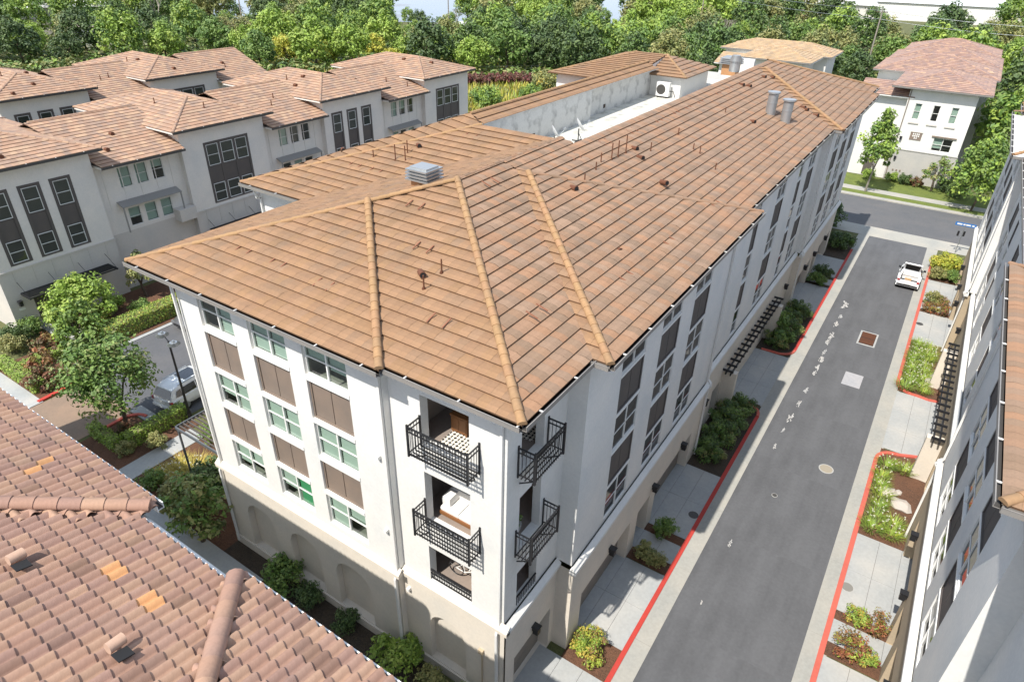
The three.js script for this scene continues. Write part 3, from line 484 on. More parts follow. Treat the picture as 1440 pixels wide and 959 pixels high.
  tiledRoof(g, [{ pts: [V(-33.9, EV, -57.6), V(-26, EV, -57.6), V(-26, EV + SL * 5, -62.6), V(-28.9, EV + SL * 5, -62.6)], u: ux, palette: fr }, { pts: [V(-33.9, EV, -57.6), V(-28.9, EV + SL * 5, -62.6), V(-33.9, EV, -69)], u: uz, palette: fr }], { seed: 9, palette: fr, name: 'side_bay_roof' });
  // vents, pipes and flashed tiles, set on the slope that the pixel lies on
  const pz = [V(0, 1, SL).normalize(), V(-15, EV, -11.1)], pzl = [V(0, 1, SL).normalize(), V(-25, EV, -19.55)], ps = [V(SL, 1, 0).normalize(), V(-6.95, EV, -30)], pw2 = [V(SL, 1, 0).normalize(), V(-6.35, EV, -30)];
  const on = (q, x, y) => onPlane(x, y, q[0], q[1]);
  const pipe = (p, h = .45) => { const mb = new MB(); mb.tube(p, p.clone().add(V(0, h, 0)), .028, .028, 7).tube(p, p.clone().add(V(0, .1, 0)), .08, .035, 8); mb.mesh('vent_pipe', M.rust, g); };
  for (const [q, x, y, h] of [[pz, 621, 384, .5], [pz, 596, 407, .5], [pzl, 525, 222, .4], [pzl, 556, 226, .8], [pzl, 570, 228, .8], [pzl, 573, 217, .7], [ps, 845, 230, .5], [ps, 860, 225, .8], [ps, 869, 221, .8], [ps, 880, 216, .9], [ps, 838, 240, .4], [ps, 915, 214, .5], [ps, 954, 190, .4], [pw2, 822, 257, .4], [ps, 1020, 160, .4], [ps, 975, 212, .4], [ps, 984, 218, .5], [ps, 1006, 240, .4]]) pipe(on(q, x, y), h);
  const vent = (p, dir) => { const mb = new MB(), e = p.clone().addScaledVector(dir, .34).add(V(0, .1, 0)); const s = p.clone().add(V(0, .05, 0)); mb.tube(s.clone().addScaledVector(dir, -.12), e.clone().addScaledVector(dir, -.05), .11, .12, 9); const m = mb.mesh('roof_vent', M.rust, g); new MB().tube(e.clone().addScaledVector(dir, -.045), e.clone().addScaledVector(dir, -.04), .1, .1, 9).mesh('vent_mouth', M.dark, m); };
  for (const [q, x, y, d] of [[pz, 592, 386, 1], [pzl, 588, 206, 1], [pzl, 482, 212, 1], [ps, 891, 210, 0], [ps, 899, 223, 0], [ps, 866, 353, 0], [pw2, 805, 266, 0], [pw2, 932, 258, 0], [ps, 1042, 120, 0], [ps, 1052, 122, 0], [ps, 1057, 172, 0], [ps, 1128, 152, 0], [ps, 1132, 155, 0], [ps, 1146, 163, 0], [ps, 1085, 110, 0], [ps, 1177, 133, 0], [ps, 1073, 109, 0]]) vent(on(q, x, y), d ? V(.8, 0, .6) : V(.9, 0, .45));
  const patch = (p, u, w2) => { const mb = new MB(), a = p.clone().addScaledVector(u, -.4), b = p.clone().addScaledVector(u, .4); for (const s of [-1, 1]) { const c0 = p.clone().addScaledVector(u, s * .3); mb.bar(c0.clone().addScaledVector(w2, -.22).add(V(0, .07, 0)), c0.clone().addScaledVector(w2, .22).add(V(0, .07, 0)), .045, .03); } const tv = mb.mesh('tile_vent', mat0.flash, g); };
  for (const [x, y] of [[339, 356], [388, 374], [455, 402], [595, 350], [617, 453], [584, 290]]) patch(on(pz, x, y), V(1, 0, 0), V(0, SL, -1).normalize());
  for (const [x, y] of [[500, 233], [530, 240], [661, 193]]) patch(on(pzl, x, y), V(1, 0, 0), V(0, SL, -1).normalize());
  for (const [x, y] of [[690, 258], [755, 440], [882, 391], [808, 222], [851, 201], [889, 185], [925, 170], [950, 159], [968, 152], [985, 144], [1010, 132], [1028, 125], [940, 340], [1010, 290]]) patch(on(x < 800 || y > 280 ? pw2 : ps, x, y), V(0, 0, 1), V(-1, SL, 0).normalize());
  // metal flues and louvred hoods
  for (const [x, y] of [[1083, 161], [1104, 172]]) { const p = on(ps, x, y), mb = new MB(); mb.tube(p.clone().add(V(0, -.3, 0)), p.clone().add(V(0, 1.3, 0)), .32, .32, 18).tube(p.clone().add(V(0, 1.36, 0)), p.clone().add(V(0, 1.46, 0)), .41, .41, 18).tube(p.clone().add(V(0, .75, 0)), p.clone().add(V(0, .79, 0)), .335, .335, 18).tube(p.clone().add(V(0, 1.28, 0)), p.clone().add(V(0, 1.37, 0)), .2, .2, 10); mb.mesh('metal_flue', M.galv, g); }
  { const p = V(-15.6, 16.95, -54.8), mb = new MB(); mb.tube(p.clone().add(V(0, -.2, 0)), p.clone().add(V(0, .55, 0)), .4, .4, 14).tube(p.clone().add(V(0, .55, 0)), p.clone().add(V(0, .95, 0)), .5, .3, 14); mb.mesh('metal_flue', M.galv, g); }
  const hood = (p, s, y) => { const mb = new MB(); mb.box(p.x - .55 * s, p.x + .55 * s, y - .5, y + .35, p.z - .5 * s, p.z + .5 * s); const b = mb.mesh('vent_hood', mat([.5, .26, .12], { roughness: .8, map: metalMap }), g); for (let i = 0; i < 4; i++) new MB().box(p.x - (.78 - .02 * i) * s, p.x + (.78 - .02 * i) * s, y + .36 + i * .13, y + .42 + i * .13, p.z - .72 * s, p.z + .72 * s).box(p.x - .58 * s, p.x + .58 * s, y + .42 + i * .13, y + .49 + i * .13, p.z - .52 * s, p.z + .52 * s).mesh('louvre', M.galv, b); };
  hood(V(-17.2, 0, -19.9), .74, 16.4); hood(V(-17.0, 0, -58.6), 1.05, 16.4);
}
const twin = thing('apartment_building', 'white and tan four-storey building across the lane, its roof edge along the frame side', 'building');
laneFacade(twin, 1, 500);
{
  const { pl } = laneRoofPlanes(1); const roof = tiledRoof(twin, pl.slice(0, 7), { seed: 17, singles: 60, course: .5, width: .34, thick: .085, palette: PAL.street }); laneRoofTrim(twin, roof, 1);
  const b = new MB(); b.box(5.7, 16, 0, 14.3, -69.8, -12.3); b.mesh('core_wall', M.white, twin);
}
// ------------------------------------------------------------------ ground, lane, pavements, beds
const sheet = (mb, x0, x1, z0, z1, y) => mb.quad(V(x0, y, z1), V(x1, y, z1), V(x1, y, z0), V(x0, y, z0));
{
  structure('ground', sheet(new MB(), -1400, 1400, -1600, 400, -.02), mat([.12, .125, .045], { map: soilMap, roughness: 1 }), 'dry grassy ground spreading out to the horizon', 'ground');
  const L0 = -4.1, L1 = 1.14;
  structure('lane_asphalt', sheet(new MB(), L0, L1, -73.2, 30, .004), M.laneAsphalt, 'dark grey asphalt lane between the two apartment buildings', 'road');
  structure('cross_street', sheet(new MB(), -140, 120, -86.1, -76.2, .004), M.asphaltOld, 'grey asphalt cross street at the far end of the lane', 'road');
  structure('crossing_strip', sheet(new MB(), -9, 5.2, -76.2, -73.2, .012), M.concreteWarm, 'pale concrete strip where the lane meets the cross street', 'pavement');
  // gutters with cross joints: separate slabs
  for (const [a, b, nm] of [[-4.86, -4.1, 'left'], [1.14, 1.76, 'right']]) {
    const p = structure('concrete_gutter', sheet(new MB(), a, b, -73.2, 30, .002), M.asphaltOld, nm === 'left' ? 'pale concrete gutter strip beside the lane on the balcony building side' : 'pale concrete gutter strip beside the lane on the tan building side', 'pavement');
    for (let z = 10; z > -73; z -= 4.6) new MB().box(a + .002, b - .002, .0, .016, Math.max(z - 4.588, -73.2), z).mesh('slab', M.concreteWarm, p);
  }
  structure('kerb_footing', sheet(sheet(new MB(), -5.12, -4.84, -73.2, 30, .003), 1.7, 2.08, -73.2, 30, .003), M.concreteWarm, 'concrete footing strip under the red kerbs', 'pavement');
  // red kerbs; on the right they curve round the planted islands
  const kerb = (pts, w, h, m, label) => { const mb = new MB(); for (let i = 0; i < pts.length - 1; i++) { const a = pts[i], b = pts[i + 1], d = V(b[0] - a[0], 0, b[1] - a[1]).normalize(), s = V(-d.z, 0, d.x).multiplyScalar(w / 2); const A = V(a[0], 0, a[1]), B = V(b[0], 0, b[1]).addScaledVector(d, .02); mb.hexa([A.clone().sub(s), A.clone().add(s), B.clone().add(s), B.clone().sub(s), A.clone().sub(s).setY(h), A.clone().add(s).setY(h), B.clone().add(s).setY(h), B.clone().sub(s).setY(h)]); } const k = mb.mesh('red_kerb', m); tag(k, label, 'kerb', null, 'structure'); };
  const arc = (cx, cz, r, a0, a1, n = 8) => Array.from({ length: n + 1 }, (_, i) => { const a = (a0 + (a1 - a0) * i / n) * D2R; return [cx + Math.cos(a) * r, cz + Math.sin(a) * r]; });
  kerb([[-4.93, 10], [-4.93, -36]], .2, .05, M.red, 'red painted kerb along the driveways of the balcony building');
  kerb([[-4.93, -45.4], [-4.93, -68.2]], .2, .05, M.red, 'red painted kerb along the far driveways of the balcony building');
  kerb([...arc(-6.0, -36, 1.07, 0, -80), [-7.0, -37.1]], .18, .1, M.redFaded, 'red kerb curving round the near shrub bed of the entry court');
  kerb([[-7.0, -44.3], ...arc(-6.0, -45.4, 1.07, 80, 0)], .18, .1, M.redFaded, 'red kerb curving round the far shrub bed of the entry court');
  kerb([[1.85, 10], [1.85, -36.0]], .22, .05, M.redFaded, 'faded red kerb along the driveways of the tan building');
  kerb([...arc(2.9, -36.0, 1.05, 180, 270), [3.9, -37.5]], .2, .1, M.redFaded, 'faded red kerb curving round the near grass bed of the tan building');
  kerb([[4.3, -44.3], [3.8, -44.2], ...arc(2.95, -45.4, 1.1, 275, 180).map((q) => [q[0], -90.8 - q[1]]), [1.85, -69.6], ...arc(3.0, -70.2, 1.15, 180, 240, 5).map((q) => [q[0], q[1]])], .2, .1, M.redFaded, 'faded red kerb round the far grass bed and up to the street corner');
  // concrete slabs in front of the garages and the entry courts
  const slabs = (name, label, list, y, m = M.concrete) => { const p = structure(name, sheet(new MB(), Math.min(...list.map((q) => q[0])), Math.max(...list.map((q) => q[1])), Math.min(...list.map((q) => q[2])), Math.max(...list.map((q) => q[3])), .001), M.soilDark, label, 'driveway'); for (const q of list) new MB().box(q[0] + .006, q[1] - .006, 0, y, q[2] + .006, q[3] - .006).mesh('slab', m, p); };
  const drive = (sg, z0, z1, label) => { const X = (x) => sg < 0 ? x : -2.96 - x, l = []; const nz = Math.max(1, Math.round((z0 - z1) / 2.4)); for (const [a, b] of [[-8.0, -6.95], [-6.95, -5.95], [-5.95, sg < 0 ? -5.03 : -4.92]]) for (let i = 0; i < nz; i++) { const A = X(a), B = X(b), za = z0 + (z1 - z0) * (i + 1) / nz, zb = z0 + (z1 - z0) * i / nz; l.push([Math.min(A, B), Math.max(A, B), za, zb]); } slabs('driveway', label, l, .03); };
  const side = { '-1': 'on the balcony building side', 1: 'on the tan building side' };
  for (const sg of [-1, 1]) {
    const s = side[sg];
    drive(sg, 10, -15.1, 'concrete driveway by the corner tower ' + s); drive(sg, -16.75, -21.3, 'concrete driveway before the first garage ' + s); drive(sg, -22.1, -23.4, 'narrow concrete entry step between two mulch strips, first pair ' + s);
    drive(sg, -23.95, -29.3, 'concrete driveway before the second garage ' + s); drive(sg, -37.3, -44.2, 'wide concrete entry court under the pergola ' + s); drive(sg, -52.4, -57.8, 'concrete driveway before the third garage ' + s);
    drive(sg, -58.4, -59.7, 'narrow concrete entry step between two mulch strips, second pair ' + s); drive(sg, -60.3, -65.0, 'concrete driveway before the fourth garage ' + s);
  }
  const bed = (x0, x1, z0, z1, label, m = M.mulch) => { const mb = new MB(), n = 6, r = rng(Math.round(x0 * 7 + z0 * 13)); const ys = Array.from({ length: 49 }, () => .02 + r() * .035); for (let i = 0; i < n; i++) for (let j = 0; j < n; j++) { const p = (a, b) => V(x0 + (x1 - x0) * a / n, a && b && a < n && b < n ? ys[a * 7 + b] : .02, z0 + (z1 - z0) * b / n); mb.quad(p(i, j), p(i, j + 1), p(i + 1, j + 1), p(i + 1, j)); } const s = mb.mesh('mulch_bed', m); tag(s, label, 'mulch bed', null, 'structure'); };
  for (const sg of [-1, 1]) {
    const X = (a, b) => { const p = sg < 0 ? a : -2.96 - a, q = sg < 0 ? b : -2.96 - b; return [Math.min(p, q), Math.max(p, q)]; }, s = side[sg];
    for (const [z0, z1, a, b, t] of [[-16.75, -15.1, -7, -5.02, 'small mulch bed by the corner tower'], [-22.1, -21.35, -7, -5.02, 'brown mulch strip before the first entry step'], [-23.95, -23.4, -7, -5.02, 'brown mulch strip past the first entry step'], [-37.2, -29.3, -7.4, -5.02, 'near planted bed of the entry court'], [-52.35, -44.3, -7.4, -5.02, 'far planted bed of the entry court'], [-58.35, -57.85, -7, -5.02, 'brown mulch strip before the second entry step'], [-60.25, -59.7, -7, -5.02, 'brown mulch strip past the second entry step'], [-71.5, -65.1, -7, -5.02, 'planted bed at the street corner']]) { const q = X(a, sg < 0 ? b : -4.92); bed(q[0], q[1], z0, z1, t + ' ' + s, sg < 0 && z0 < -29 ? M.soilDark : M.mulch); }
  }
  // patches in the lane: pale concrete square, drain grate, manhole covers
  structure('concrete_patch', sheet(new MB(), -1.32, -.18, -44.8, -43.0, .009), mat([.42, .41, .42], { map: concreteMap, roughness: .9 }), 'pale square concrete patch set into the lane asphalt', 'patch');
  const dg = thing('drain_grate', 'rusty square drain grate in a concrete collar in the lane', 'drain grate', null, V(-.8, 0, -50.5)); new MB().box(-.62, .62, .002, .01, -1.15, 1.15).mesh('collar', M.concrete, dg); for (let i = 0; i < 2; i++) for (let j = 0; j < 9; j++) new MB().box(-.48, .48, .01, .03, -.98 + i * 1.0 + j * .105, -.93 + i * 1.0 + j * .105).mesh('bar', M.rust, dg); new MB().box(-.5, .5, .0095, .0105, -1, 1).mesh('pit', M.dark, dg);
  const cover = (x, z, label, r = .3, m = M.rust) => { const g = thing('manhole_cover', label, 'manhole cover', null, V(x, 0, z)); new MB().tube(V(0, .0, 0), V(0, .036, 0), r, r, 20).mesh('lid', m, g); new MB().tube(V(0, .0, 0), V(0, .034, 0), r * 1.16, r * 1.16, 20).mesh('ring', M.concrete, g); };
  cover(-5.28, -25.75, 'dark round cover in the second driveway of the balcony building', .26, M.bronze); cover(2.14, -25.5, 'grey round cover in the second driveway of the tan building', .26, mat([.2, .19, .17])); cover(2.2, -55.4, 'dark round cover in the third driveway of the tan building', .26, M.bronze); cover(-.35, -33.4, 'tan round manhole cover in the lane asphalt', .34, mat([.3, .26, .2])); cover(-2.2, -29.6, 'small dark valve cover in the lane asphalt', .13, M.bronze);
  // pale scuffs of paint along the lane
  const r = rng(77), scuffs = new MB(); for (const [px, py, s] of [[1189, 428, 1.5], [1183, 445, .9], [1177, 455, 1], [1170, 472, 1.1], [1165, 480, 1], [1160, 495, .8], [1156, 505, 1], [1150, 517, .9], [1146, 525, .7], [1134, 548, .8], [1124, 568, .7], [1112, 588, .9], [1102, 605, .5], [1090, 628, .5], [1027, 764, .5], [987, 847, .3]]) { const p = onY(px, py, .0085); for (let i = 0; i < 26; i++) { const w = r() + r() - 1, c = p.clone().add(V(w * .16 * s, (i % 5) * .0004, (r() + r() - 1) * .6 * s)), q = Array.from({ length: 7 }, (_, k) => { const a = k / 7 * 6.28, R = (.015 + r() * r() * .08) * s; return c.clone().add(V(Math.cos(a) * R, 0, -Math.sin(a) * R * 2.2)); }); scuffs.poly(q); } }
  const sc = scuffs.mesh('paint_scuffs', mat([.50, .49, .47], { map: concreteMap })); tag(sc, 'broken pale paint scuffs along the lane asphalt', 'scuff marks', null, 'stuff');
  // car court on the left, brick-coloured paved entry, walkways
  structure('court_asphalt', sheet(new MB(), -44.4, -33.6, -70, -14.4, .004), M.asphalt, 'grey asphalt car court between the town houses and the apartment building', 'road');
  structure('paved_entry', sheet(new MB(), -42, -36.6, -14.4, -8, .006), M.paver, 'brown paved entry strip of the car court', 'pavement');
  for (const [x0, x1, z0, z1, l] of [[-52, -42.0, -11.8, -9.2, 'concrete walkway before the clipped hedge corner'], [-36.6, -20, -10.75, -8.6, 'concrete walkway between the barrel tile roof and the apartment building'], [-20, -6.5, -10.6, -8.6, 'shaded concrete walkway along the arched wall'], [-32.3, -31.0, -15.4, -10.75, 'short concrete path leading to the trellis'], [-51.9, -48.0, -17.9, -16.2, 'concrete landing before the dark town house door'], [-36.8, -34.2, -15.0, -14.3, 'concrete kerb end beside the parked white car'], [-44.7, -44.35, -70, -14.4, 'pale concrete kerb along the long hedge']]) structure('walkway', new MB().box(x0, x1, 0, .05, z0, z1), M.concrete, l, 'walkway');
  kerb([[-42.2, -11.6], [-42.4, -14.2]], .25, .12, M.red, 'red kerb at the tip of the hedge bed in the car court'); kerb([[-36.4, -12.6], ...arc(-35.5, -13.6, .95, 180, 270, 5)], .2, .1, M.redFaded, 'red kerb round the tree bed by the paved entry');
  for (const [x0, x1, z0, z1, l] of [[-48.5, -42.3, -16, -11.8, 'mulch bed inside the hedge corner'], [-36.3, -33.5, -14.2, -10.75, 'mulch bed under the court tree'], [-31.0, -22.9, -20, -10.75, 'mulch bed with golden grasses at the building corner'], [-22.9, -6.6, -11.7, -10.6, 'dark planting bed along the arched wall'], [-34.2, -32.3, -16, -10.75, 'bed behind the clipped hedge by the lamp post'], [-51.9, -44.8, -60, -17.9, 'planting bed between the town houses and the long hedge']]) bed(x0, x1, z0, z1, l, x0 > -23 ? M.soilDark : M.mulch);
  structure('verge', new MB().box(-140, 120, 0, .09, -88.4, -86.9), M.lawn, 'green grass verge beyond the cross street', 'lawn'); structure('kerb', new MB().box(-140, 120, 0, .12, -86.9, -86.1), M.concreteWarm, 'pale kerb beyond the cross street', 'kerb'); structure('sidewalk', new MB().box(-140, 120, 0, .1, -90, -88.4), M.concreteWarm, 'pale sidewalk beyond the cross street', 'walkway'); structure('front_lawn', new MB().box(-40, 30, 0, .07, -95.4, -90), M.lawn, 'front lawn of the white house across the street', 'lawn');
  for (const [a, b] of [[296, 374], [526, 664], [826, 892]]) { const q = (px, d) => { const v = rayOf(px, 0); v.y = 0; return v.normalize().multiplyScalar(d).setY(.02); }; structure('pond_water', new MB().quad(q(a, 258), q(b, 258), q(b, 700), q(a, 700)), mat([.10, .17, .24], { roughness: .1 }), a < 300 ? 'blue water glimpsed behind the second house row' : a < 600 ? 'blue water glimpsed across the field' : 'blue water glimpsed behind the far bay roof', 'water'); }
  { const fw = V(-.542, 0, -.84), rt = V(.84, 0, -.542), q = (a, b) => V(0, .01, 0).addScaledVector(fw, a).addScaledVector(rt, b); structure('bay_water', new MB().quad(q(335, -900), q(335, 900), q(1500, 1400), q(1500, -1400)), mat([.10, .17, .24], { roughness: .12 }), 'pale blue water far beyond the trees', 'water'); }
}
// ------------------------------------------------------------------ hip roof over a rectangle, ridge along the longer side
function hip(x0, x1, z0, z1, y, s = SL) {   // x0<x1, z0>z1 (z0 nearer)
  const w = x1 - x0, d = z0 - z1, h = Math.min(w, d) / 2, Y = y + h * s; const a = V(x0, y, z0), b = V(x1, y, z0), c = V(x1, y, z1), e = V(x0, y, z1);
  const r0 = w >= d ? V(x0 + h, Y, (z0 + z1) / 2) : V((x0 + x1) / 2, Y, z0 - h), r1 = w >= d ? V(x1 - h, Y, (z0 + z1) / 2) : V((x0 + x1) / 2, Y, z1 + h), ux = V(1, 0, 0), uz = V(0, 0, 1);
  const planes = w >= d ? [{ pts: [a, b, r1, r0], u: ux }, { pts: [b, c, r1], u: uz }, { pts: [c, e, r0, r1], u: ux }, { pts: [e, a, r0], u: uz }] : [{ pts: [a, b, r0], u: ux }, { pts: [b, c, r1, r0], u: uz }, { pts: [c, e, r1], u: ux }, { pts: [e, a, r0, r1], u: uz }];
  return { planes, hips: w >= d ? [[a, r0], [b, r1], [c, r1], [e, r0], [r0, r1]] : [[a, r0], [b, r0], [c, r1], [e, r1], [r0, r1]] };
}
function eaves(mb, x0, x1, z0, z1, y, m) { mb.box(x0 + .02, x1 - .02, y - .16, y - .01, z1 + .02, z0 - .02); }
// a row of three-storey town houses along z facing +x: tall bays with hip roofs, lower links between
function townRow(name, label, xf, starts, o = {}) {
  const g = thing(name, label, 'town houses'), walls = new MB(), base = new MB(), sof = new MB(), planes = [], caps = [], BL = 8.2, GAP = 7.1, f = frame(V(xf, 0, 0), V(0, 0, -1), V(1, 0, 0)), fl = frame(V(xf - .5, 0, 0), V(0, 0, -1), V(1, 0, 0));
  let seed = o.seed ?? 1; const fullHoles = [], linkHoles = [];
  starts.forEach((zs, bi) => {
    const u0 = -zs, u1 = u0 + BL, hi = 10.95, ey = 11.5; const H = hip(xf - 14.2, xf + .65, zs + .75, -u1 - .75, ey); planes.push(...H.planes.map((p) => ({ ...p, palette: PAL.house }))); caps.push(...H.hips);
    eaves(sof, xf - 14.2, xf + .65, zs + .75, -u1 - .75, ey); gutterRun(g, V(xf + .65, ey + .02, zs + .75), V(xf + .65, ey + .02, -u1 - .75), V(1, 0, 0), M.bronze);
    const wide = bi % 2 === 1; const cols = wide ? [[u0 + 2.0, u0 + 6.4]] : [[u0 + 1.0, u0 + 2.45], [u0 + 3.05, u0 + 4.5], [u0 + 5.1, u0 + 6.55]];
    const y0 = 4.85, y1 = 10.05; const holes = cols.map((c) => [c[0], c[1], y0, y1]);
    walls.wall(f, u0, u1, 4.6, hi + .4, holes, .12); walls.quad(V(xf, 4.6, zs), V(xf - 13.5, 4.6, zs), V(xf - 13.5, hi + .4, zs), V(xf, hi + .4, zs)); walls.quad(V(xf, 4.6, -u1), V(xf, hi + .4, -u1), V(xf - 13.5, hi + .4, -u1), V(xf - 13.5, 4.6, -u1));
    for (const c of cols) {
      const n = wide ? 3 : 1, cw = (c[1] - c[0]) / n, bd = new MB(); bd.fquad(f, c[0], c[1], y0, y1, -.09); const bw = .2; bd.fbox(f, c[0], c[0] + bw, y0, y1, -.09, .02).fbox(f, c[1] - bw, c[1], y0, y1, -.09, .02).fbox(f, c[0] + bw, c[1] - bw, y1 - bw, y1, -.09, .02).fbox(f, c[0] + bw, c[1] - bw, y0, y0 + .1, -.09, .02); bd.fbox(f, c[0] + bw, c[1] - bw, 6.55, 8.0, -.09, -.04); for (let i = 1; i < n; i++) bd.fbox(f, c[0] + i * cw - .12, c[0] + i * cw + .12, y0 + .1, y1 - bw, -.09, 0); bd.mesh('bay_panel', M.panelDark, g);
      for (let i = 0; i < n; i++) for (const [a, b] of [[4.98, 6.5], [8.08, 9.82]]) windowAt(g, f, c[0] + i * cw + (i ? .14 : bw + .02), c[0] + (i + 1) * cw - (i < n - 1 ? .14 : bw + .02), a, b, { n: 1, depth: -.02 + .05, seed: seed++, glass: M.glass, blinds: .8, bar: .032 });
    }
    base.wall(frame(V(xf + .05, 0, 0), V(0, 0, -1), V(1, 0, 0)), u0 - .02, u1 + .02, 0, 4.6, [[u0 + 1.55, u0 + 2.75, 0, 2.25], [u0 + 3.9, u0 + 6.1, .9, 2.2]], .35); base.quad(V(xf + .05, 0, zs + .02), V(xf - 13.5, 0, zs + .02), V(xf - 13.5, 4.6, zs + .02), V(xf + .05, 4.6, zs + .02));
    base.fbox(f, u0 - .06, u1 + .06, 4.52, 4.62, -.05, .1); for (let u = u0 + .9; u < u1; u += 1.3) base.fbox(f, u, u + .07, 3.2, 4.52, .04, .075);
    const fb = frame(V(xf + .05, 0, 0), V(0, 0, -1), V(1, 0, 0)); const dr = new MB().fbox(fb, u0 + 1.6, u0 + 2.7, .02, 2.22, -.33, -.27).mesh('entry_door', mat0.door, g); new MB().fbox(fb, u0 + 2.5, u0 + 2.56, 1, 1.15, -.27, -.2).mesh('handle', M.galv, dr);
    windowAt(g, fb, u0 + 3.9, u0 + 6.1, .9, 2.2, { n: 2, seed: seed++, glass: M.glassDark });
    wallLamp(g, fb, u0 + .65, 2.2); new MB().fbox(fb, u0 + .45, u0 + .85, 1.62, 1.8, 0, .03).mesh('number_plate', M.trim, g);
    // dark slatted canopy hung on rods over the door
    const cn = new MB(); cn.fbox(fb, u0 + .9, u0 + 7.2, 2.78, 2.86, 1.32, 1.42).fbox(fb, u0 + .9, u0 + 7.2, 2.78, 2.86, .0, .06); for (const u of [u0 + .9, u0 + 3.0, u0 + 5.1, u0 + 7.12]) { cn.fbox(fb, u, u + .08, 2.7, 2.86, .06, 1.32); cn.bar(fb.P(u + .04, 2.86, 1.3), fb.P(u + .04, 3.7, .02), .025); } const cnm = cn.mesh('canopy', M.black, g); for (let d = .12; d < 1.3; d += .12) new MB().fbox(fb, u0 + .95, u0 + 7.15, 2.86, 2.9, d, d + .05).mesh('slat', M.black, cnm);
    // link to the next bay
    if (bi < starts.length - 1 || o.lastLink) {
      const a = u1, b = u1 + GAP, ly = 10.2, wd = [0, 1, 2].map((i) => [a + 1.9 + i * 1.35, a + 2.85 + i * 1.35]); const up = wd.map((c) => [c[0], c[1], 8.0, 9.55]), low = wd.map((c) => [c[0], c[1], 4.9, 6.35]);
      walls.wall(fl, a, b, 4.6, 10.1, [...up, ...low], .12); for (const h of [...up, ...low]) windowAt(g, fl, ...h, { n: 1, seed: seed++, depth: .07, glass: M.glass, blinds: .8, bar: .03 });
      for (let u = a + .7; u < b; u += 1.35) walls.fbox(fl, u, u + .06, 6.6, 9.9, 0, .03);
      base.wall(fl, a, b, 0, 4.6, [[a + 2, a + 5, 0, 2.4]], .4); garageDoor(g, fl, a + 2, a + 5, 0, 2.4, -.4);
      const aw = new MB(); aw.hexa([fl.P(a + 1.2, 7.0, 0), fl.P(b - .9, 7.0, 0), fl.P(b - .9, 6.72, .75), fl.P(a + 1.2, 6.72, .75), fl.P(a + 1.2, 7.06, 0), fl.P(b - .9, 7.06, 0), fl.P(b - .9, 6.78, .75), fl.P(a + 1.2, 6.78, .75)]); for (const u of [a + 1.25, b - 1.0]) aw.fbox(fl, u, u + .08, 4.7, 6.72, .6, .7); aw.mesh('awning', mat([.26, .25, .235], { roughness: .6 }), g);
      base.fbox(fl, b - 1.6, b - .1, 4.3, 5.3, 0, .9);
      planes.push({ pts: [V(xf + .9, ly, -a - .2), V(xf + .9, ly, -b + .2), V(xf - 6.8, ly + SL * 7.7, -b - .8), V(xf - 6.8, ly + SL * 7.7, -a + .8)], u: V(0, 0, 1), palette: PAL.house }, { pts: [V(xf - 14, ly, -a + .5), V(xf - 14, ly, -b - .5), V(xf - 6.8, ly + SL * 7.7, -b - .5), V(xf - 6.8, ly + SL * 7.7, -a + .5)], u: V(0, 0, 1), palette: PAL.house });
      caps.push([V(xf - 6.8, ly + SL * 7.7, -a + .5), V(xf - 6.8, ly + SL * 7.7, -b - .5)]); sof.box(xf - .6, xf + .88, ly - .17, ly - .02, -b + .21, -a - .21); gutterRun(g, V(xf + .9, ly + .02, -a - .2), V(xf + .9, ly + .02, -b + .2), V(1, 0, 0), M.bronze); downspout(g, [fl.P(a + .12, ly - .1, .3), fl.P(a + .12, ly - .6, .06), fl.P(a + .12, .2, .06)], M.houseWhite);
      walls.quad(V(xf - 13.5, 0, -a), V(xf - 13.5, 0, -b), V(xf - 13.5, 10.1, -b), V(xf - 13.5, 10.1, -a));
    }
  });
  walls.mesh('upper_wall', M.houseWhite, g); base.mesh('ground_storey_wall', M.greyStucco, g); sof.mesh('soffit', M.houseWhite, g);
  const roof = tiledRoof(g, planes, { seed: 40 + seed, course: .46, width: .42, thick: .06, palette: PAL.house }); caps.forEach(([a, b], i) => capTiles(roof, a, b, { palette: PAL.house, seed: 600 + i, rad: .14, merged: true }));
  const r = rng(seed + 3); for (let i = 0; i < 26; i++) { const pl = planes[Math.floor(r() * planes.length)], c = pl.pts.reduce((s, p) => s.add(p), V()).multiplyScalar(1 / pl.pts.length).lerp(pl.pts[Math.floor(r() * pl.pts.length)], r() * .6), mb = new MB(); if (r() < .4) mb.tube(c, c.clone().add(V(0, .5, 0)), .05, .05, 6).tube(c, c.clone().add(V(0, .14, 0)), .12, .05, 7); else mb.tube(c.clone().add(V(-.2, .1, 0)), c.clone().add(V(.2, .14, 0)), .16, .16, 7); mb.mesh('roof_vent', M.rust, g); }
  return g;
}
townRow('town_house_row', 'row of grey-white town houses with dark bay panels facing the car court', -52, [-15, -30.3, -45.6, -60.9], { seed: 700 });
townRow('town_house_row', 'second row of pale town houses standing behind the car court row', -74.2, [-26.7, -41.5], { seed: 900, lastLink: true });
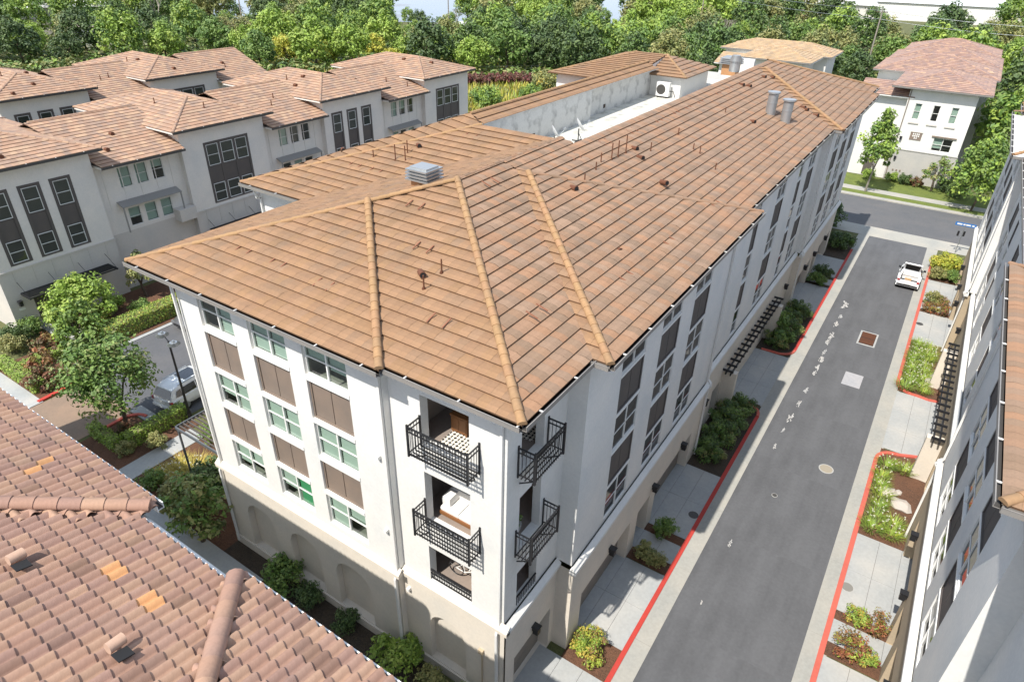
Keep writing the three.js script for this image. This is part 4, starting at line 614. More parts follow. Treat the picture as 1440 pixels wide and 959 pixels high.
// the white house across the street and the one behind the apartment building: stepped hip roofs one behind the other
function backHouse(x, label, dz = 0, seed = 1, detail = true) {
  const pal = detail ? PAL.plum : PAL.tan;
  const g = thing('stepped_house_row', label, 'house row'), walls = new MB(), base = new MB(), sof = new MB(), planes = [], caps = []; const Z = -95.4 + dz, f = frame(V(x, 0, Z), V(1, 0, 0), V(0, 0, 1));
  const blocks = detail ? [[-7.9, 2.45, Z + .75, Z - 11.5], [-11.8, 2.85, Z - 11.5, Z - 22.6], [-11.6, 2.85, Z - 22.9, Z - 34], [-10.9, 2.5, Z - 35, Z - 46]] : [[-7.9, 2.45, Z + .75, Z - 7.5], [-13.2, 3.6, Z - 7.5, Z - 15]];
  blocks.forEach((b, i) => { const H = hip(x + b[0], x + b[1], b[2], b[3] - 1, 11.2 + i * .02); planes.push(...H.planes.map((p) => ({ ...p, palette: pal }))); caps.push(...H.hips); sof.box(x + b[0] + .03, x + b[1] - .03, 11.0 + i * .02, 11.19 + i * .02, b[3] - .97, b[2] - .03); if (i) walls.box(x + b[0] + .7, x + b[1] - .7, 0, 11.02, b[3] + .2, b[2] - .7); gutterRun(g, V(x + b[0], 11.22 + i * .02, b[2]), V(x + b[1], 11.22 + i * .02, b[2]), V(0, 0, 1)); });
  const up = [[-4.9, -4.2], [-2.95, -2.25], [-1.05, -.35]], holes = [...up.map((c) => [c[0], c[1], 7.6, 9.4]), [-1.85, .15, 4.3, 5.8]];
  walls.wall(f, -5.9, 1.15, 3.95, 11.02, holes, .14); walls.quad(V(x + 1.15, 3.95, Z), V(x + 1.15, 3.95, Z - 11.5), V(x + 1.15, 11.02, Z - 11.5), V(x + 1.15, 11.02, Z)); walls.quad(V(x - 5.9, 3.95, Z), V(x - 5.9, 11.02, Z), V(x - 5.9, 11.02, Z - 11), V(x - 5.9, 3.95, Z - 11));
  walls.box(x - 10.8, x - 5.9, 0, 9.9, Z - 11.5, Z - .6);   // lower side wing
  planes.push({ pts: [V(x - 11.5, 10, Z + .1), V(x - 5.2, 10, Z + .1), V(x - 5.2, 11.1, Z - 3.8), V(x - 11.5, 11.1, Z - 3.8)], u: V(1, 0, 0), palette: pal }); sof.box(x - 11.5, x - 5.22, 9.84, 9.98, Z - 3, Z + .08);
  let k = seed; for (const c of up) { windowAt(g, f, c[0], c[1], 7.6, 9.4, { n: 1, seed: k++, glass: M.glass }); new MB().fbox(f, c[0] - .2, c[1] + .2, 7.1, 7.25, 0, .1).mesh('window_sill', M.greyStucco, g); }
  windowAt(g, f, -1.85, .15, 4.3, 5.8, { n: 2, seed: k++, glass: M.glass }); new MB().fbox(f, -2.15, .45, 5.92, 6.05, 0, .14).mesh('window_hood', M.panel, g);
  base.wall(frame(V(x, 0, Z + .06), V(1, 0, 0), V(0, 0, 1)), -5.95, 1.2, 0, 3.95); base.quad(V(x + 1.2, 0, Z + .06), V(x + 1.2, 0, Z - 11.5), V(x + 1.2, 3.95, Z - 11.5), V(x + 1.2, 3.95, Z + .06)).fbox(f, -5.97, 1.22, 3.9, 4.0, 0, .12);
  if (detail) {   // brown wall plaque with pale relief
    const pq = new MB().fbox(f, -4.45, -3.2, 5.25, 6.15, 0, .05).mesh('wall_plaque', M.panel, g); new MB().fbox(f, -4.5, -3.15, 6.15, 6.24, 0, .09).mesh('plaque_hood', M.greyStucco, pq); const rl = new MB(), r = rng(5); for (let i = 0; i < 3; i++) for (let j = 0; j < 4 - (i > 1 ? 2 : 0); j++) rl.fbox(f, -4.2 + j * .2 + (i > 1 ? .2 : 0) + r() * .03, -4.06 + j * .2 + (i > 1 ? .2 : 0), 5.88 - i * .24, 6.04 - i * .24, .05, .065); rl.mesh('plaque_relief', M.trim, pq);
    wallLamp(g, f, -5.35, 5.3); wallLamp(g, f, -5.3, 2.9); for (let i = 0; i < 3; i++) new MB().fbox(f, -5.2 + i * .4, -5.02 + i * .4, 1.3, 1.5, .06, .12).mesh('meter_box', M.panel, g);
    downspout(g, [f.P(-5.75, 11, .1), f.P(-5.75, .2, .1)], M.panel); const bxm = new MB().fbox(f, -8.6, -7.6, .2, 2.3, -.6, -.5).mesh('entry_door', mat0.door, g);
  }
  walls.mesh('upper_wall', M.white, g); base.mesh('ground_storey_wall', mat([.50, .48, .45], { map: stuccoMap, roughness: .92 }), g); sof.mesh('soffit', M.white, g);
  const roof = tiledRoof(g, planes, { seed: 70 + seed, course: .46, width: .5, thick: .05, palette: pal }); caps.forEach(([a, b], i) => capTiles(roof, a, b, { palette: pal, seed: 800 + i, rad: .13, merged: true, len: .5 }));
  const r = rng(seed); for (let i = 0; i < 14; i++) { const p = planes[Math.floor(r() * planes.length)], c = p.pts.reduce((s, q) => s.add(q), V()).multiplyScalar(1 / p.pts.length).lerp(p.pts[0], r() * .5), mb = new MB(); mb.bar(c.clone().add(V(-.3, .1, 0)), c.clone().add(V(.3, .1, 0)), .3, .08); mb.mesh('roof_vent', mat([.55, .38, .26], { roughness: .8 }), g); }
  return g;
}
backHouse(0, 'white house across the street with plum tile roofs stepping back', 0, 31);
backHouse(-22, 'white house with tan stepped roofs behind the apartment building', -11, 61, false);

// ------------------------------------------------------------------ the barrel-tiled neighbour at the near corner
{
  const g = thing('barrel_roof_building', 'neighbouring building with pink barrel tile roof and dark scalloped eave edge', 'building'), y = 13.9; const body = new MB(); body.box(-40, -12.9, 0, 13.7, -4.15, 16).box(-12.9, -9.0, 0, 13.7, -3.7, 16).box(-9.0, 12, 0, 13.7, -4.0, 16); body.mesh('wall', M.white, g);
  const r = rng(4242), W = .245, C = .37, planes = [];
  const pn = (x, z, ze) => V(x, y + SL * (z - ze), z);
  planes.push({ pts: [pn(-30, -4.75, -4.75), pn(-12.53, -4.75, -4.75), pn(-16.53, -.75, -4.75), pn(-30, -.75, -4.75)], dir: V(0, 0, -1), u: V(1, 0, 0) });
  planes.push({ pts: [pn(-12.53, -4.25, -4.25), pn(-9.35, -4.25, -4.25), pn(-9.35 + 4.0, -.25, -4.25), pn(-12.53 - 4, -.25, -4.25)], u: V(1, 0, 0) });
  planes.push({ pts: [pn(-9.35, -4.58, -4.58), pn(6, -4.58, -4.58), pn(6, .2, -4.58), pn(-9.35 + 4.78, .2, -4.58)], u: V(1, 0, 0) });
  planes.push({ pts: [V(-12.53, y, -4.75), V(-12.53, y, -4.25), V(-16.53, y + SL * 4, -.25), V(-16.53, y + SL * 4, -.75)], u: V(0, 0, 1) });
  planes.push({ pts: [V(-9.35, y, -4.25), V(-9.35, y, -4.58), V(-4.57, y + SL * 4.78, .2), V(-4.9, y + SL * 4.45, .2)], u: V(0, 0, 1) });
  const deck = new MB(), field = new MB(), list = [];
  for (const pl of planes) {
    const f = planeFrame(pl.pts, pl.u), P = pl.pts.map((p) => { const d = p.clone().sub(f.o); return [d.dot(f.U), d.dot(f.W)]; }); if (area2(P) < 0) P.reverse(); deck.poly(pl.pts.map((p) => p.clone().addScaledVector(f.n, -.02)));
    const v1 = Math.max(...P.map((p) => p[1])), u0 = Math.min(...P.map((p) => p[0])), u1 = Math.max(...P.map((p) => p[0])); let row = 0;
    for (let v = -.06; v < v1; v += C, row++) for (let u = u0; u < u1; u += W) { const cu = u + W / 2, cv = v + C * .5; if (Math.abs(area2(clipConvex([[u, v + .06], [u + W, v + .06], [u + W, v + C], [u, v + C]], P))) < W * C * .28) continue; list.push({ f, u: cu, v, c: f.o.clone().addScaledVector(f.U, cu).addScaledVector(f.W, cv) }); }
  }
  const K = 7, tileMB = (mb, f, o, col) => {   // one S-curved barrel tile: high roll, shallow pan, open lower end
    const row = (v, h) => Array.from({ length: K + 2 }, (_, j) => { const t = j / (K + 1), roll = t < .8; const a = t / .8 * Math.PI, x = -W / 2 + W * t, hh = roll ? Math.sin(a) * .098 : -Math.sin((t - .8) / .2 * Math.PI) * .012; const nx = roll ? -Math.cos(a) : 0; return [o.clone().addScaledVector(f.U, x).addScaledVector(f.W, v).addScaledVector(f.n, hh + h), f.n.clone().addScaledVector(f.U, roll ? -Math.cos(a) * 1.0 : 0).normalize()]; });
    const A = row(0, .05), B = row(C * 1.06, .012); for (let j = 0; j <= K; j++) { mb.tri3(A[j][0], A[j + 1][0], B[j + 1][0], A[j][1], A[j + 1][1], B[j + 1][1], col); mb.tri3(A[j][0], B[j + 1][0], B[j][0], A[j][1], B[j + 1][1], B[j][1], col); }
    const A2 = row(0, .032); for (let j = 0; j <= K; j++) mb.quad(A[j][0], A[j + 1][0], A2[j + 1][0], A2[j][0], col);
  };
  const seen = list.filter((t) => { const q = t.c.clone().project(camera); return Math.abs(q.x) < 1.02 && Math.abs(q.y) < 1.02; }).sort((a, b) => a.c.distanceTo(camera.position) - b.c.distanceTo(camera.position)), set = new Set(seen.slice(0, 300));
  const roof = deck.mesh('roof', M.deck, g); const gone = [[14, 875], [160, 905]].map((q) => onPlane(q[0], q[1], planeFrame(planes[0].pts, V(1, 0, 0)).n, planes[0].pts[0]));
  const orange = [[47, 654], [51, 661], [157, 795], [165, 803], [207, 840], [216, 849]].map((q) => onPlane(q[0], q[1], planeFrame(planes[0].pts, V(1, 0, 0)).n, planes[0].pts[0]));
  for (const t of list) { let col = tileColour(PAL.barrel, r); if (r() < .07) col = col.map((v) => v * .72); if (orange.some((p) => p.distanceTo(t.c) < .2)) col = [.62, .32, .14]; const o = t.f.o.clone().addScaledVector(t.f.U, t.u).addScaledVector(t.f.W, t.v); if (set.has(t)) { const mb = new MB(); tileMB(mb, t.f, V(), col); const m = mb.mesh('barrel_tile', M.tile, roof); m.position.copy(o); } else tileMB(field, t.f, o, col); }
  const fm = field.mesh('tile_field', M.tile, roof); fm.userData.kind = 'stuff';
  capTiles(roof, V(-12.53, y + .1, -4.62), V(-16.53, y + .1 + SL * 4, -.62), { palette: PAL.barrel, seed: 71, rad: .17, len: .45 }); capTiles(roof, V(-9.35, y + .1, -4.5), V(-4.65, y + .1 + SL * 4.7, .2), { palette: PAL.barrel, seed: 72, rad: .19, len: .45 });
  for (const [a, b, z] of [[-30, -12.53, -4.75], [-12.53, -9.35, -4.25], [-9.35, 8, -4.58]]) gutterRun(g, V(a, y - .02, z), V(b, y - .02, z), V(0, 0, -1), M.trim);
  const soff = new MB(); soff.box(-30, 8, y - .2, y - .17, -4.5, 0); soff.mesh('soffit', M.white, g);
  for (const [x, yy] of [[20, 792], [160, 915]]) { const p = onPlane(x, yy, planeFrame(planes[0].pts, V(1, 0, 0)).n, planes[0].pts[0]), mb = new MB(); mb.tube(p.clone().add(V(0, .14, .08)), p.clone().add(V(-.02, .1, -.2)), .105, .105, 9); const m = mb.mesh('roof_vent', mat([.5, .33, .24], { roughness: .9, map: tileMap }), g); new MB().hexa([V(.12, .09, .1), V(.36, .09, .1), V(.36, .02, -.16), V(.12, .02, -.16), V(.12, .115, .1), V(.36, .115, .1), V(.36, .045, -.16), V(.12, .045, -.16)].map((q) => q.add(p))).mesh('vent_mouth', M.dark, m); }
}
// ------------------------------------------------------------------ plants: leaves are small faces spread through clumps
const LEAF = {
  dark: [[.067, .120, .026], [.089, .148, .033], [.052, .099, .025], [.111, .169, .039]], mid: [[.123, .222, .035], [.163, .265, .044], [.100, .185, .032], [.194, .281, .054]], bright: [[.239, .356, .041], [.298, .425, .054], [.195, .301, .038], [.343, .438, .071]],
  olive: [[.229, .255, .079], [.281, .290, .088], [.176, .211, .061], [.334, .316, .105]], yellow: [[.486, .459, .047], [.405, .446, .054], [.567, .513, .068], [.338, .405, .047]], gold: [[.540, .419, .074], [.459, .392, .068], [.600, .486, .108], [.324, .324, .054]], red: [[.297, .101, .043], [.378, .135, .054], [.230, .135, .041], [.270, .203, .047]], grey: [[.324, .284, .230], [.405, .351, .284], [.257, .230, .176]],
};
class LeafMB { constructor() { this.p = []; this.n = []; this.c = []; }
  leaf(c, n, s, col, r) { const a = Math.abs(n.y) > .9 ? V(1, 0, 0) : V(0, 1, 0), t = V().crossVectors(n, a).normalize(), b = V().crossVectors(n, t), an = r() * 6.283, u = t.clone().multiplyScalar(Math.cos(an)).addScaledVector(b, Math.sin(an)), w = V().crossVectors(n, u); const q = [c.clone().addScaledVector(u, -s), c.clone().addScaledVector(w, s * .55).addScaledVector(n, s * .12), c.clone().addScaledVector(u, s), c.clone().addScaledVector(w, -s * .55).addScaledVector(n, s * .12)]; this.face(q[0], q[3], q[2], col); this.face(q[0], q[2], q[1], col); }
  face(a, b, c, col) { const n = V().crossVectors(b.clone().sub(a), c.clone().sub(a)).normalize(); for (const v of [a, b, c]) { this.p.push(v.x, v.y, v.z); this.n.push(n.x, n.y, n.z); this.c.push(col[0], col[1], col[2]); } }
  blade(base, dir, len, w, droop, col) { const s = V().crossVectors(dir, V(0, 1, 0)).normalize().multiplyScalar(w / 2); let p = base.clone(), d = dir.clone(), prev = [p.clone().sub(s), p.clone().add(s)]; const k = 3; for (let i = 1; i <= k; i++) { p = p.clone().addScaledVector(d, len / k); d = d.clone().add(V(0, -droop, 0)).normalize(); const f = 1 - i / k, cur = [p.clone().addScaledVector(s, -f), p.clone().addScaledVector(s, f)]; this.face(prev[0], prev[1], cur[1], col); if (i < k) this.face(prev[0], cur[1], cur[0], col); prev = cur; } }
  geo() { const g = new THREE.BufferGeometry(); g.setAttribute('position', new THREE.Float32BufferAttribute(this.p, 3)); g.setAttribute('normal', new THREE.Float32BufferAttribute(this.n, 3)); g.setAttribute('color', new THREE.Float32BufferAttribute(this.c, 3)); return g; } }
function crownGeo(seed, pal, { rx = 1, ry = 1, rz = rx, cy = 0, blobs = 26, per = 60, size = .1, taper = 0, hollow = .35, lump = .24 }) {
  const r = rng(seed), L = new LeafMB();
  for (let i = 0; i < blobs; i++) {
    const a = r() * 6.283, e = Math.asin(r() * 1.8 - .8), R = hollow + (1 - hollow) * Math.pow(r(), .5); const yy = Math.sin(e) * R, k = 1 - taper * Math.max(0, yy); const c = V(Math.cos(a) * Math.cos(e) * R * rx * k, yy * ry + cy, Math.sin(a) * Math.cos(e) * R * rz * k), br = (lump + r() * .25) * Math.min(rx, ry), tone = pal[Math.floor(r() * pal.length)];
    for (let j = 0; j < per; j++) { const th = r() * 6.283, ph = Math.acos(1 - r() * 1.75), d = V(Math.sin(ph) * Math.cos(th), Math.cos(ph), Math.sin(ph) * Math.sin(th)), q = c.clone().addScaledVector(d, br * (.55 + .5 * r())); const n = d.clone().multiplyScalar(.8).add(V(r() - .5, r() * .7, r() - .5)).normalize(), m = .78 + r() * .44, t2 = r() < .3 ? pal[Math.floor(r() * pal.length)] : tone; L.leaf(q, n, size * (.65 + r() * .7), [t2[0] * m, t2[1] * m, t2[2] * m], r); }
  }
  return L.geo();
}
function trunkGeo(seed, h, rad, spread, top) { const r = rng(seed), mb = new MB(), a = V(0, -.1, 0), b = V((r() - .5) * .15 * h, h * .5, (r() - .5) * .15 * h); mb.tube(a, b, rad, rad * .7, 7, false); const n = 5; for (let i = 0; i < n; i++) { const an = i / n * 6.28 + r(), e = V(Math.cos(an) * spread * (.5 + r() * .5), top * (.55 + r() * .4), Math.sin(an) * spread * (.5 + r() * .5)), m = b.clone().lerp(e, .5).add(V(0, .1 * h, 0)); mb.tube(b, m, rad * .5, rad * .32, 5, false).tube(m, e, rad * .32, rad * .1, 5, false); } return mb.geo(); }
function plant(name, label, category, group, pos, parts, turn = 0, sc = 1) { const g = thing(name, label, category, group, pos); for (const [nm, geo, m] of parts) { const o = shade(new THREE.Mesh(geo, m)); o.name = nm; g.add(o); } g.rotation.y = turn; g.scale.setScalar(sc); return g; }
// trees near the houses
const nearTree = (label, x, z, h, rw, pal, seed, o = {}) => plant('broadleaf_tree', label, 'tree', null, V(x, 0, z), [['trunk', trunkGeo(seed, h * .55, o.rad ?? .13, rw * .75, h * .85), o.bark ?? M.bark], ['crown', crownGeo(seed + 1, pal, { rx: rw, ry: h * (o.ry ?? .36), cy: h * (o.cy ?? .62), blobs: o.blobs ?? 70, per: o.per ?? 62, size: o.size ?? .13, taper: o.taper ?? .3, hollow: .3, lump: .16 }), M.leaf]]);
nearTree('green broadleaf tree beside the paved court entry, parked white car behind', -35.6, -13.35, 6.6, 2.3, [...LEAF.mid, LEAF.olive[0]], 11, { blobs: 95, per: 70, size: .12, cy: .6, ry: .37 });
nearTree('bright lime green bushy tree by the dark town house door', -48.9, -18.3, 4.3, 2.3, LEAF.bright, 13, { ry: .42, cy: .52, blobs: 60 });
nearTree('second lime green tree between the hedge and the walk', -46.9, -16.6, 3.6, 1.7, [...LEAF.bright, ...LEAF.mid], 14, { ry: .42, cy: .52, blobs: 44 });
nearTree('small thin tree against the town house wall by the downspout', -50.1, -23.5, 3.9, 1.2, LEAF.olive, 15, { blobs: 26, per: 46 });
nearTree('reddish sapling inside the hedge corner', -44.3, -13.2, 2.3, .8, LEAF.red, 16, { blobs: 12, per: 28, rad: .05 });
nearTree('airy green tree rising from the planting beside the shaded walkway', -24.2, -10.6, 4.0, 1.45, [...LEAF.olive, ...LEAF.mid], 17, { blobs: 42, per: 50, ry: .4, cy: .55 });
nearTree('slender street tree with pale trunk before the white house', -6.9, -88.3, 9.9, 2.0, [...LEAF.mid, ...LEAF.bright], 18, { blobs: 62, per: 50, size: .2, ry: .38, cy: .6, bark: M.barkPale, taper: .7 });
nearTree('full street tree at the right end of the white house', 4.1, -88.2, 8.4, 3.1, [...LEAF.bright, ...LEAF.mid], 19, { blobs: 90, per: 56, size: .2, ry: .42, cy: .56, taper: .55 });
nearTree('small open tree before the white house wall', -.3, -93.6, 4.3, 1.7, [...LEAF.olive, ...LEAF.mid], 20, { blobs: 22, per: 36, size: .15 });
nearTree('dark rounded tree at the street corner of the balcony building', -8.6, -82.0 + 8.6, 3.0, 1.9, LEAF.dark, 21, { blobs: 50, per: 56, cy: .5, ry: .45 });
nearTree('young leafy tree in the dark bed by the court pergola', -6.2, -46.2, 2.2, 1.0, LEAF.mid, 22, { blobs: 20, per: 40, cy: .5, ry: .5 });
// shrubs: a few shapes copied with their own labels
function shrubKind(seed, pal, rx, h, size, blobs = 22, per = 44) { return [['foliage', crownGeo(seed, pal, { rx, ry: h * .5, cy: h * .5, blobs: blobs + 10, per: per + 16, size: size * .85, hollow: .15, lump: .3 }), M.leaf], ['stem', trunkGeo(seed, h * .6, .03, rx * .5, h * .7), M.bark]]; }
const SH = { lime: shrubKind(301, LEAF.bright, .75, 1.15, .075), dark: shrubKind(302, LEAF.dark, .8, 1.2, .075, 26), mid: shrubKind(303, LEAF.mid, .7, 1.1, .075), gold: shrubKind(304, [...LEAF.bright, LEAF.yellow[1], LEAF.yellow[3], LEAF.gold[0], LEAF.red[2]], .75, .95, .05, 40, 70), nandina: shrubKind(305, [...LEAF.red, LEAF.mid[1], LEAF.yellow[3]], .5, .95, .055, 16, 40), olive: shrubKind(306, LEAF.olive, .75, 1.1, .075), nandinaGreen: shrubKind(307, [...LEAF.bright, LEAF.red[0], LEAF.gold[0]], .5, .9, .055, 16, 40), redbush: shrubKind(308, [...LEAF.red.map((c) => [c[0] * .55, c[1] * .6, c[2] * .6]), LEAF.olive[2]], .9, 1.2, .1, 20, 40) };
let turn = 0; const shrub = (k, x, z, s, label, group) => plant('shrub', label, 'shrub', group, V(x, .02, z), SH[k], turn += 1.7, s);
shrub('gold', -6.1, -15.9, 1.1, 'golden green shrub in the mulch bed by the corner tower');
shrub('nandinaGreen', 2.75, -23.75, .9, 'green feathery shrub in the upper mulch strip of the tan building'); shrub('nandina', 3.5, -23.75, 1.05, 'rusty red feathery shrub in the upper mulch strip of the tan building'); shrub('nandina', 2.7, -21.95, 1.2, 'large red and green feathery shrub in the lower mulch strip of the tan building'); shrub('nandinaGreen', 3.5, -21.85, .8, 'low yellow-green feathery shrub in the lower mulch strip of the tan building');
shrub('nandina', 2.6, -58.1, 1.0, 'reddish shrub in the far mulch strip of the tan building'); shrub('nandina', 3.4, -58.1, 1.1, 'taller reddish shrub beside the wall in the far mulch strip'); shrub('olive', 2.6, -59.95, .9, 'thin olive shrub past the far entry step of the tan building'); shrub('nandina', 3.4, -60.0, .9, 'second thin shrub past the far entry step of the tan building'); shrub('olive', 2.6, -65.5, 1.0, 'olive shrub below the yellow bush at the street corner'); shrub('mid', 3.5, -65.5, 1.0, 'green shrub below the yellow bush at the street corner');
shrub('mid', -6.0, -23.65, .8, 'green shrub in the shaded strip past the first entry step'); shrub('olive', -6.2, -21.75, .75, 'shaded shrub in the strip before the first entry step'); shrub('olive', -5.6, -21.75, .6, 'smaller shaded shrub beside the red kerb before the entry step'); shrub('mid', -6.3, -58.1, .9, 'shaded shrub before the far entry step of the balcony building'); shrub('mid', -5.7, -58.1, .7, 'smaller shaded shrub before the far entry step'); shrub('dark', -6.2, -60.0, .9, 'dark shrub past the far entry step of the balcony building'); shrub('dark', -5.7, -60.0, .7, 'smaller dark shrub past the far entry step');
shrub('lime', -12.2, -11.15, 1.35, 'bright green upright shrub before the tower wall'); shrub('mid', -18.9, -11.25, 1.35, 'lit green shrub between the blind arches'); shrub('dark', -17.4, -11.15, .8, 'dark shrub at the foot of the middle blind arch'); shrub('dark', -15.2, -11.15, .7, 'dark shrub at the foot of the right blind arch'); shrub('olive', -10.6, -11.1, .8, 'low olive shrub below the tower arch'); shrub('lime', -9.3, -11.1, .8, 'low bright shrub by the tower standpipe'); 
shrub('dark', -27.1, -13.3, 1.3, 'dark round shrub at the corner of the balcony building'); shrub('olive', -27.6, -11.6, 1.3, 'olive mound in the corner mulch bed'); shrub('mid', -26.2, -12.0, 1.4, 'green mound against the building corner'); shrub('olive', -25.4, -11.4, 1.3, 'olive shrub below the left blind arch'); shrub('mid', -29.6, -11.4, .9, 'small green shrub beside the walkway slab'); shrub('redbush', -27.9, -14.9, .8, 'reddish shrub under the trellis'); shrub('olive', -33.2, -12.0, .7, 'grey-green shrub behind the clipped hedge'); shrub('olive', -32.3, -13.4, .8, 'pale shrub beside the short path'); shrub('mid', -30.3, -15.5, 1.0, 'green shrub behind the trellis'); shrub('redbush', -34.9, -13.0, .6, 'low dark red shrub under the court tree');
for (const [x, z, k, l] of [[-50.6, -14.2, 'dark', 'dark shrub at the left edge beside the first town house'], [-49.5, -13.6, 'olive', 'olive shrub left of the dark town house door'], [-51.2, -15.4, 'mid', 'green shrub against the town house wall'], [-47.2, -14.6, 'redbush', 'brownish shrub between the hedge and the door walk'], [-48.3, -15.3, 'nandina', 'rusty shrub left of the door walk'], [-49.6, -20.6, 'lime', 'lime shrub under the canopy'], [-47.4, -21.5, 'mid', 'green shrub behind the long hedge'], [-48.2, -19.0, 'gold', 'golden shrub at the foot of the lime tree'], [-45.2, -12.9, 'nandina', 'low red plant inside the hedge corner'], [-43.6, -12.7, 'redbush', 'red plant near the kerb tip']]) shrub(k, x, z, 1.15, l);
for (const [x, z, k, s, l] of [[-4.9, -94.7, 'lime', 1.1, 'bright shrub before the white house corner'], [-3.4, -94.5, 'dark', 1.1, 'dark shrub below the wall plaque'], [-2.2, -94.6, 'redbush', .9, 'brown shrub at the white house wall'], [1.0, -94.4, 'dark', 1.3, 'dark shrub below the paired window'], [-7.6, -94.0, 'lime', 1.2, 'lime shrub by the side wing of the white house'], [2.4, -92.6, 'dark', 1.5, 'dark shrub at the right corner of the white house'], [5.6, -80.9 + 6, 'lime', 1.0, 'lime shrub beyond the street sign']]) shrub(k, x, z, s, l);
{ const yb = shrubKind(350, LEAF.yellow, 1.35, 1.7, .1, 46, 70); plant('shrub', 'large bright yellow bush at the street corner of the tan building', 'shrub', null, V(3.0, 0, -67.9), yb); const hb = shrubKind(351, [...LEAF.dark, LEAF.mid[0]], 1.2, 1.5, .1, 46, 60); plant('shrub', 'dark green bush at the street corner of the balcony building', 'shrub', null, V(-6.1, 0, -68.0), hb); }
{ const fluffy = shrubKind(352, [...LEAF.dark, ...LEAF.mid, LEAF.olive[1]], 1.15, 1.35, .08, 44, 66); [[-6.2, -30.6], [-6.1, -32.4], [-6.25, -34.2], [-6.1, -35.9], [-6.2, -45.6], [-6.1, -47.4], [-6.2, -49.2], [-6.1, -51.0]].forEach(([x, z], i) => plant('shrub', i < 4 ? 'dense dark shrub in the near bed of the balcony building court' : 'dense dark shrub in the far bed of the balcony building court', 'shrub', i < 4 ? 'shrubs in the near court bed' : 'shrubs in the far court bed', V(x, 0, z), fluffy, i * 1.3, .8 + (i % 3) * .1)); }
// strap-leaved clumps with pale flowers in the right-hand beds
function strapGeo(seed, pal, n = 150, len = .75) { const r = rng(seed), L = new LeafMB(); for (let i = 0; i < n; i++) { const a = r() * 6.283, q = Math.sqrt(r()) * .38, b = V(Math.cos(a) * q, 0, Math.sin(a) * q), an = a + (r() - .5) * 1.2, d = V(Math.cos(an) * .55, 1, Math.sin(an) * .55).normalize(), c = pal[Math.floor(r() * pal.length)], m = .8 + r() * .4; L.blade(b, d, len * (.6 + r() * .5), .035, .34 + r() * .3, c.map((v) => v * m)); } for (let i = 0; i < 9; i++) { const a = r() * 6.283, q = Math.sqrt(r()) * .5, c = V(Math.cos(a) * q, .5 + r() * .2, Math.sin(a) * q); for (let k = 0; k < 6; k++) L.leaf(c.clone().add(V((r() - .5) * .07, (r() - .5) * .07, (r() - .5) * .07)), V(r() - .5, 1, r() - .5).normalize(), .035, [.7, .68, .55], r); } return L.geo(); }
{ const g1 = strapGeo(61, [...LEAF.bright, LEAF.yellow[3], LEAF.yellow[1]]), g2 = strapGeo(62, [...LEAF.bright, LEAF.mid[1]]), r = rng(9); let i = 0;
  const spots = []; for (const [za, zb] of [[-30.0, -36.4], [-44.9, -51.6]]) for (let z = za; z > zb; z -= .92) for (const x of [2.45, 3.3]) if (!(za > -40 && x > 3 && z < -31.6 && z > -34.8)) spots.push([x + (r() - .5) * .3, z + (r() - .5) * .3, za > -40]);
  for (const [x, z, near] of spots) plant('strap_leaf_plant', near ? 'yellow-green strap-leaved clump in the near bed of the tan building' : 'yellow-green strap-leaved clump in the far bed of the tan building', 'plant', near ? 'strap-leaved clumps in the near bed' : 'strap-leaved clumps in the far bed', V(x, .03, z), [['blades', i++ % 2 ? g1 : g2, M.leaf]], r() * 6, .85 + r() * .35);
  const gg = strapGeo(63, LEAF.gold, 200, 1.0); for (const [x, z, s] of [[-29.3, -12.5, 1.1], [-28.6, -12.9, 1.2], [-28.9, -13.6, 1.0], [-29.8, -13.2, .9], [-27.6, -14.1, 1.1], [-28.2, -12.2, .9], [-30.1, -12.2, .7], [-27.0, -14.6, 1.0]]) plant('golden_grass', 'golden ornamental grass clump in the corner mulch bed', 'plant', 'golden grasses at the building corner', V(x, .02, z), [['blades', gg, M.leaf]], r() * 6, s); }
// stones in the beds
{ const r = rng(91); for (const [x, z, s] of [[2.85, -33.3, .4], [3.5, -32.6, .45], [3.3, -33.6, .16], [3.75, -46.6, .4], [3.9, -47.3, .35], [-6.6, -33.0, .35], [-6.7, -34.4, .3], [-6.75, -48.2, .35], [-6.6, -49.5, .3], [-29.9, -11.3, .2]]) { const gm = new THREE.IcosahedronGeometry(s, 1), p = gm.attributes.position; for (let i = 0; i < p.count; i++) { const k = .8 + .3 * Math.abs(Math.sin(p.getX(i) * 31 + p.getY(i) * 17 + p.getZ(i) * 23)); p.setXYZ(i, p.getX(i) * k * 1.3, p.getY(i) * k * .55, p.getZ(i) * k); } gm.computeVertexNormals(); const m = shade(new THREE.Mesh(gm, mat([.5, .45, .4], { roughness: .95, map: concreteMap }))); m.name = numbered('boulder'); m.position.set(x, .08, z); m.rotation.y = r() * 6; tag(m, x > 0 ? 'pale flat stone among the strap-leaved clumps' : 'pale flat stone in the shaded bed by the balcony building', 'stone', x > 0 ? 'stones in the grass beds' : 'stones in the shaded beds'); scene.add(m); } }
